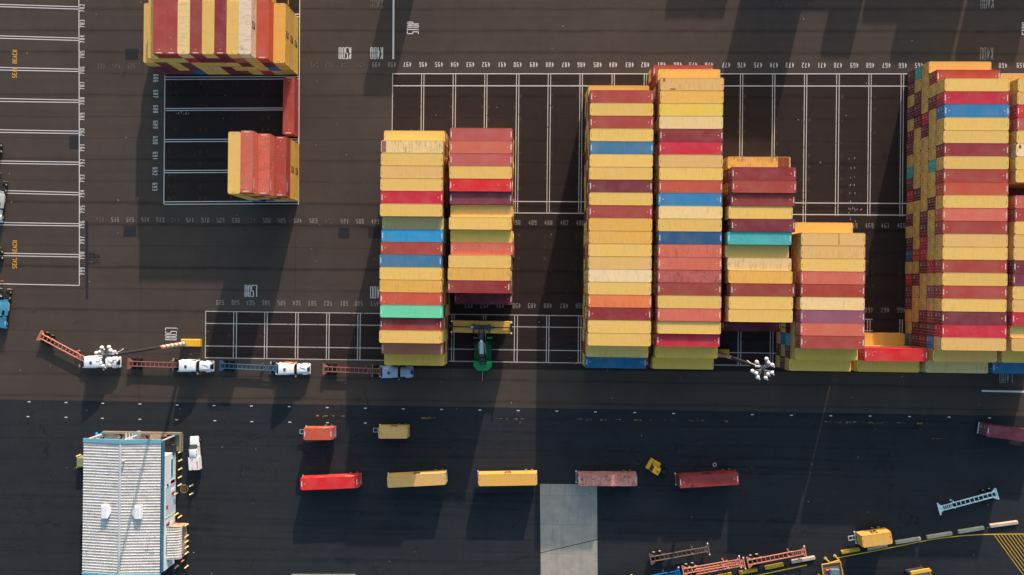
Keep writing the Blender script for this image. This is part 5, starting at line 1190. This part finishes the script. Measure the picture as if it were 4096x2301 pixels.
for u, v, w in BL:
    p = at(u, v); orange = w == ''
    t = thing('bollard', 'short orange bollard at the lower corner of the canopy' if orange else 'yellow steel bollard ' + w, 'bollard', (p.x, p.y, 0), 0, 'bollards round the workshop')
    if me_post is None:
        mb = MB(); mb.lathe([(.14, 0), (.14, 1.2), (.12, 1.28), (.06, 1.33)], (0, 0, 0), 14); me_post = mb.mesh('post', M['bollard'])
        mb = MB(); mb.lathe([(.24, .004), (.24, .05), (.16, .06)], (0, 0, 0), 14); me_foot = mb.mesh('footing', M['conc'])
        mb = MB(); mb.lathe([(.17, 0), (.17, .7), (.12, .78)], (0, 0, 0), 14); me_post2 = mb.mesh('post', M['bollard_orange'])
    add_part('post', me_post2 if orange else me_post, t); add_part('footing', me_foot, t)

# ------------------------------------------------------------------ concrete lane bumpers
def bumper(label, a, b, mat, w=.85, h=.42):
    A, B = at(*a, h / 2), at(*b, h / 2); d = B - A; L = d.length
    t = thing('lane_bumper', label, 'bumper', ((A.x + B.x) / 2, (A.y + B.y) / 2, 0), math.atan2(d.y, d.x), 'concrete bumpers along the yellow line')
    mb = MB(); mb.loft([[(x, -w / 2, 0), (x, -w / 2 + .04, h * .55), (x, -w * .3, h), (x, w * .3, h), (x, w / 2 - .04, h * .55), (x, w / 2, 0)] if abs(x) < L / 2 - .01 else [(x, -w / 2 + .08, 0), (x, -w / 2 + .12, h * .5), (x, -w * .28, h * .8), (x, w * .28, h * .8), (x, w / 2 - .12, h * .5), (x, w / 2 - .08, 0)] for x in (-L / 2, -L / 2 + .12, -.02, .02, L / 2 - .12, L / 2)])
    mb.build('block', mat, t)
    for s in (-1, 1):
        mb = MB(); mb.cyl((s * L * .3, 0, h - .02), (s * L * .3, 0, h + .03), .05, n=8); mb.build('anchor_bolt', M['rustbrown'], t)
for lab, a, b, m in (('grey bumper nearest the short yellow container', (3582, 2171.5), (3682, 2155), M['conc']), ('grey bumper, second to the right of the short yellow container', (3707, 2150), (3808, 2133.5), M['conc']), ('grey bumper, third to the right of the short yellow container', (3833, 2128.5), (3936, 2112), M['conc']), ('sunlit cream bumper nearest the right edge', (3959.4, 2105), (4071, 2090), M['conc_warm']),
                     ('grey bumper at the nose of the orange chassis', (3166, 2248), (3260, 2231), M['conc_warm']), ('worn yellow bumper left of the short yellow container', (3364.6, 2210), (3439, 2197), M['conc_yellow']), ('worn yellow bumper under the rightmost orange chassis', (3060, 2273), (3134, 2258.5), M['conc_yellow']), ('worn yellow bumper below the rear of the rightmost orange chassis', (2956, 2293), (3029, 2279), M['conc_yellow']), ('worn yellow bumper cut by the bottom edge', (2870, 2309), (2927, 2298), M['conc_yellow']),
                     ('grey kerb half hidden under the short yellow container', (3470, 2196), (3548, 2180), M['conc'])):
    bumper(lab, a, b, m)

# ------------------------------------------------------------------ yellow guarded kiosks at the lower gate
c2 = lambda x, y: (3240 + x / 3.0093, 1920 + y / 3.0093)
def pt(x, y, h): return at(*c2(x, y), h)
gk = thing('gate_kiosk', 'yellow pipe frame kiosk with grey grating roof at the bottom edge', 'kiosk', tuple(pt(255, 1090, 0)))
O = Vector(gk.location)
mb = MB()
A, B, C_, D_ = [pt(*p, 2.6) - O for p in ((142, 1020), (365, 985), (395, 1160), (165, 1200))]
for a, b in ((A, B), (B, C_), (C_, D_), (D_, A)): mb.cyl(a, b, .11, n=8)
for p in (C_, D_): mb.cyl(p, (p.x, p.y, 0), .10, n=8)
P1, P2 = pt(185, 945, 0) - O, pt(298, 915, 0) - O
T1, T2 = pt(242, 1000, 2.6) - O, pt(352, 968, 2.6) - O
for a, b in ((P1, T1), (P2, T2), (T1, T2)): mb.cyl(a, b, .14, n=10)
mb.build('guard_frame', M['yellow'], gk)
for p in (P1, P2): mb = MB(); mb.lathe([(.36, .004), (.36, .08)], (p.x, p.y, 0), 14); mb.build('footing', M['conc'], gk)
mb = MB(); A2 = [p * 1.0 for p in (A, B, C_, D_)]
mb.add([(p.x * .96, p.y * .96, 2.40) for p in A2] + [(p.x * .96, p.y * .96, 2.46) for p in A2], [(0, 1, 2, 3), (7, 6, 5, 4), (0, 4, 5, 1), (1, 5, 6, 2), (2, 6, 7, 3), (3, 7, 4, 0)]); mb.build('grating', M['brown_ch'], gk)
p = pt(290, 1115, 2.7) - O; mb = MB(); mb.cbox(p.x - .95, p.x + .95, p.y - .8, p.y + .8, 2.461, 3.05, .15); mb.build('roof_unit', paint('blue_grey_housing', rgb(105, 120, 140), 0.6, 0.4, 3), gk)
p = pt(212, 1085, 2.6) - O; mb = MB(); mb.box(p.x - .3, p.x + .3, p.y - .12, p.y + .12, 2.462, 2.75); mb.build('orange_lamp', M['orange'], gk)
mb = MB(); mb.box(-1.6, 1.6, -2.0, .9, 0, 2.39); mb.build('cabin', M['darkgrey'], gk)
g2k = thing('gate_kiosk', 'kiosk with thick yellow roof edge, right one at the bottom edge', 'kiosk', tuple(pt(1335, 1150, 0))); O = Vector(g2k.location)
A, B = pt(1212, 1105, 3.0) - O, pt(1440, 1066, 3.0) - O; dv = (B - A); nv = Vector((dv.y, -dv.x, 0)).normalized() 
mb = MB(); E_ = [A, B, B + nv * .6 + dv.normalized() * .4, A + nv * .6]
mb.prism([(p.x, p.y) for p in E_][::-1], 2.7, 3.1)
for q0, q1 in ((B + nv * .6, B + nv * 4.5), (A + nv * .6, A + nv * 4.5)): mb.cyl((q0.x, q0.y, 2.85), (q1.x, q1.y, 2.85), .13, n=8)
for q1 in (A + nv * 4.5, B + nv * 4.5): mb.cyl((q1.x, q1.y, 0), (q1.x, q1.y, 2.7), .1, n=8)
mb.build('guard_frame', M['yellow'], g2k)
mb = MB(); E2 = [A * .92 + nv * .62, B * .92 + nv * .62, B * .92 + nv * 4.3, A * .92 + nv * 4.3]; mb.prism([(p.x, p.y) for p in E2][::-1], 0, 2.6); mb.build('cabin', M['darkgrey'], g2k)
mb = MB(); mb.prism([(p.x * .98, p.y * .98) for p in E2][::-1], 2.601, 2.66); mb.build('grating', M['grey'], g2k)

# lost tyre ring beside the dark red container
p = at(2858, 1859); mb = MB(); 
vs = []; n = 18
for i in range(n):
    for j in range(8):
        a_, b_ = 2 * PI * i / n, 2 * PI * j / 8; r = .34 + .11 * math.cos(b_); vs.append((p.x + r * math.cos(a_), p.y + r * math.sin(a_), .12 + .11 * math.sin(b_)))
mb.add(vs, [(i * 8 + j, ((i + 1) % n) * 8 + j, ((i + 1) % n) * 8 + (j + 1) % 8, i * 8 + (j + 1) % 8) for i in range(n) for j in range(8)])
tag(smooth_by_angle(mb.build('rubber_ring', paint('pinkish_ring', rgb(190, 150, 150), .7)), 60), 'pale pink ring lying above the dark red container', 'ring')

# ------------------------------------------------------------------ light, sky, camera
EL, AZ = rad(15.7), rad(12.3)
sd = Vector((math.sin(AZ) * math.cos(EL), math.cos(AZ) * math.cos(EL), math.sin(EL)))
ld = bpy.data.lights.new('sun', 'SUN'); ld.energy = 3.3; ld.angle = rad(0.55); ld.color = (1.0, 0.80, 0.70)
lo = bpy.data.objects.new('sun', ld); COL.objects.link(lo); lo.rotation_euler = sd.to_track_quat('Z', 'Y').to_euler()
W = bpy.data.worlds.new('World'); S.world = W; W.use_nodes = True
nt = W.node_tree; nt.nodes.clear()
out = nt.nodes.new('ShaderNodeOutputWorld'); bg = nt.nodes.new('ShaderNodeBackground'); sky = nt.nodes.new('ShaderNodeTexSky')
sky.sky_type = 'NISHITA'; sky.sun_disc = False; sky.sun_elevation = EL; sky.sun_rotation = AZ; sky.air_density = 1.0; sky.dust_density = 2.6; sky.ozone_density = 1.0
bg.inputs['Strength'].default_value = 0.15
tint = nt.nodes.new('ShaderNodeMix'); tint.data_type = 'RGBA'; tint.blend_type = 'MULTIPLY'; tint.inputs[0].default_value = 1.0; tint.inputs[7].default_value = (0.97, 1.05, 1.0, 1)
nt.links.new(sky.outputs[0], tint.inputs[6]); nt.links.new(tint.outputs[2], bg.inputs[0]); nt.links.new(bg.outputs[0], out.inputs[0])
cd = bpy.data.cameras.new('camera'); cd.lens = 24; cd.sensor_width = 36; cd.clip_end = 2000; cd.clip_start = 1
co = bpy.data.objects.new('camera', cd); COL.objects.link(co); co.location = (0, 0, CAM_H); co.rotation_euler = CAM_ROT
S.camera = co
S.view_settings.view_transform = 'Standard'; S.view_settings.look = 'None'; S.view_settings.exposure = 0.78; S.view_settings.gamma = 1.0; S.view_settings.use_curve_mapping = False
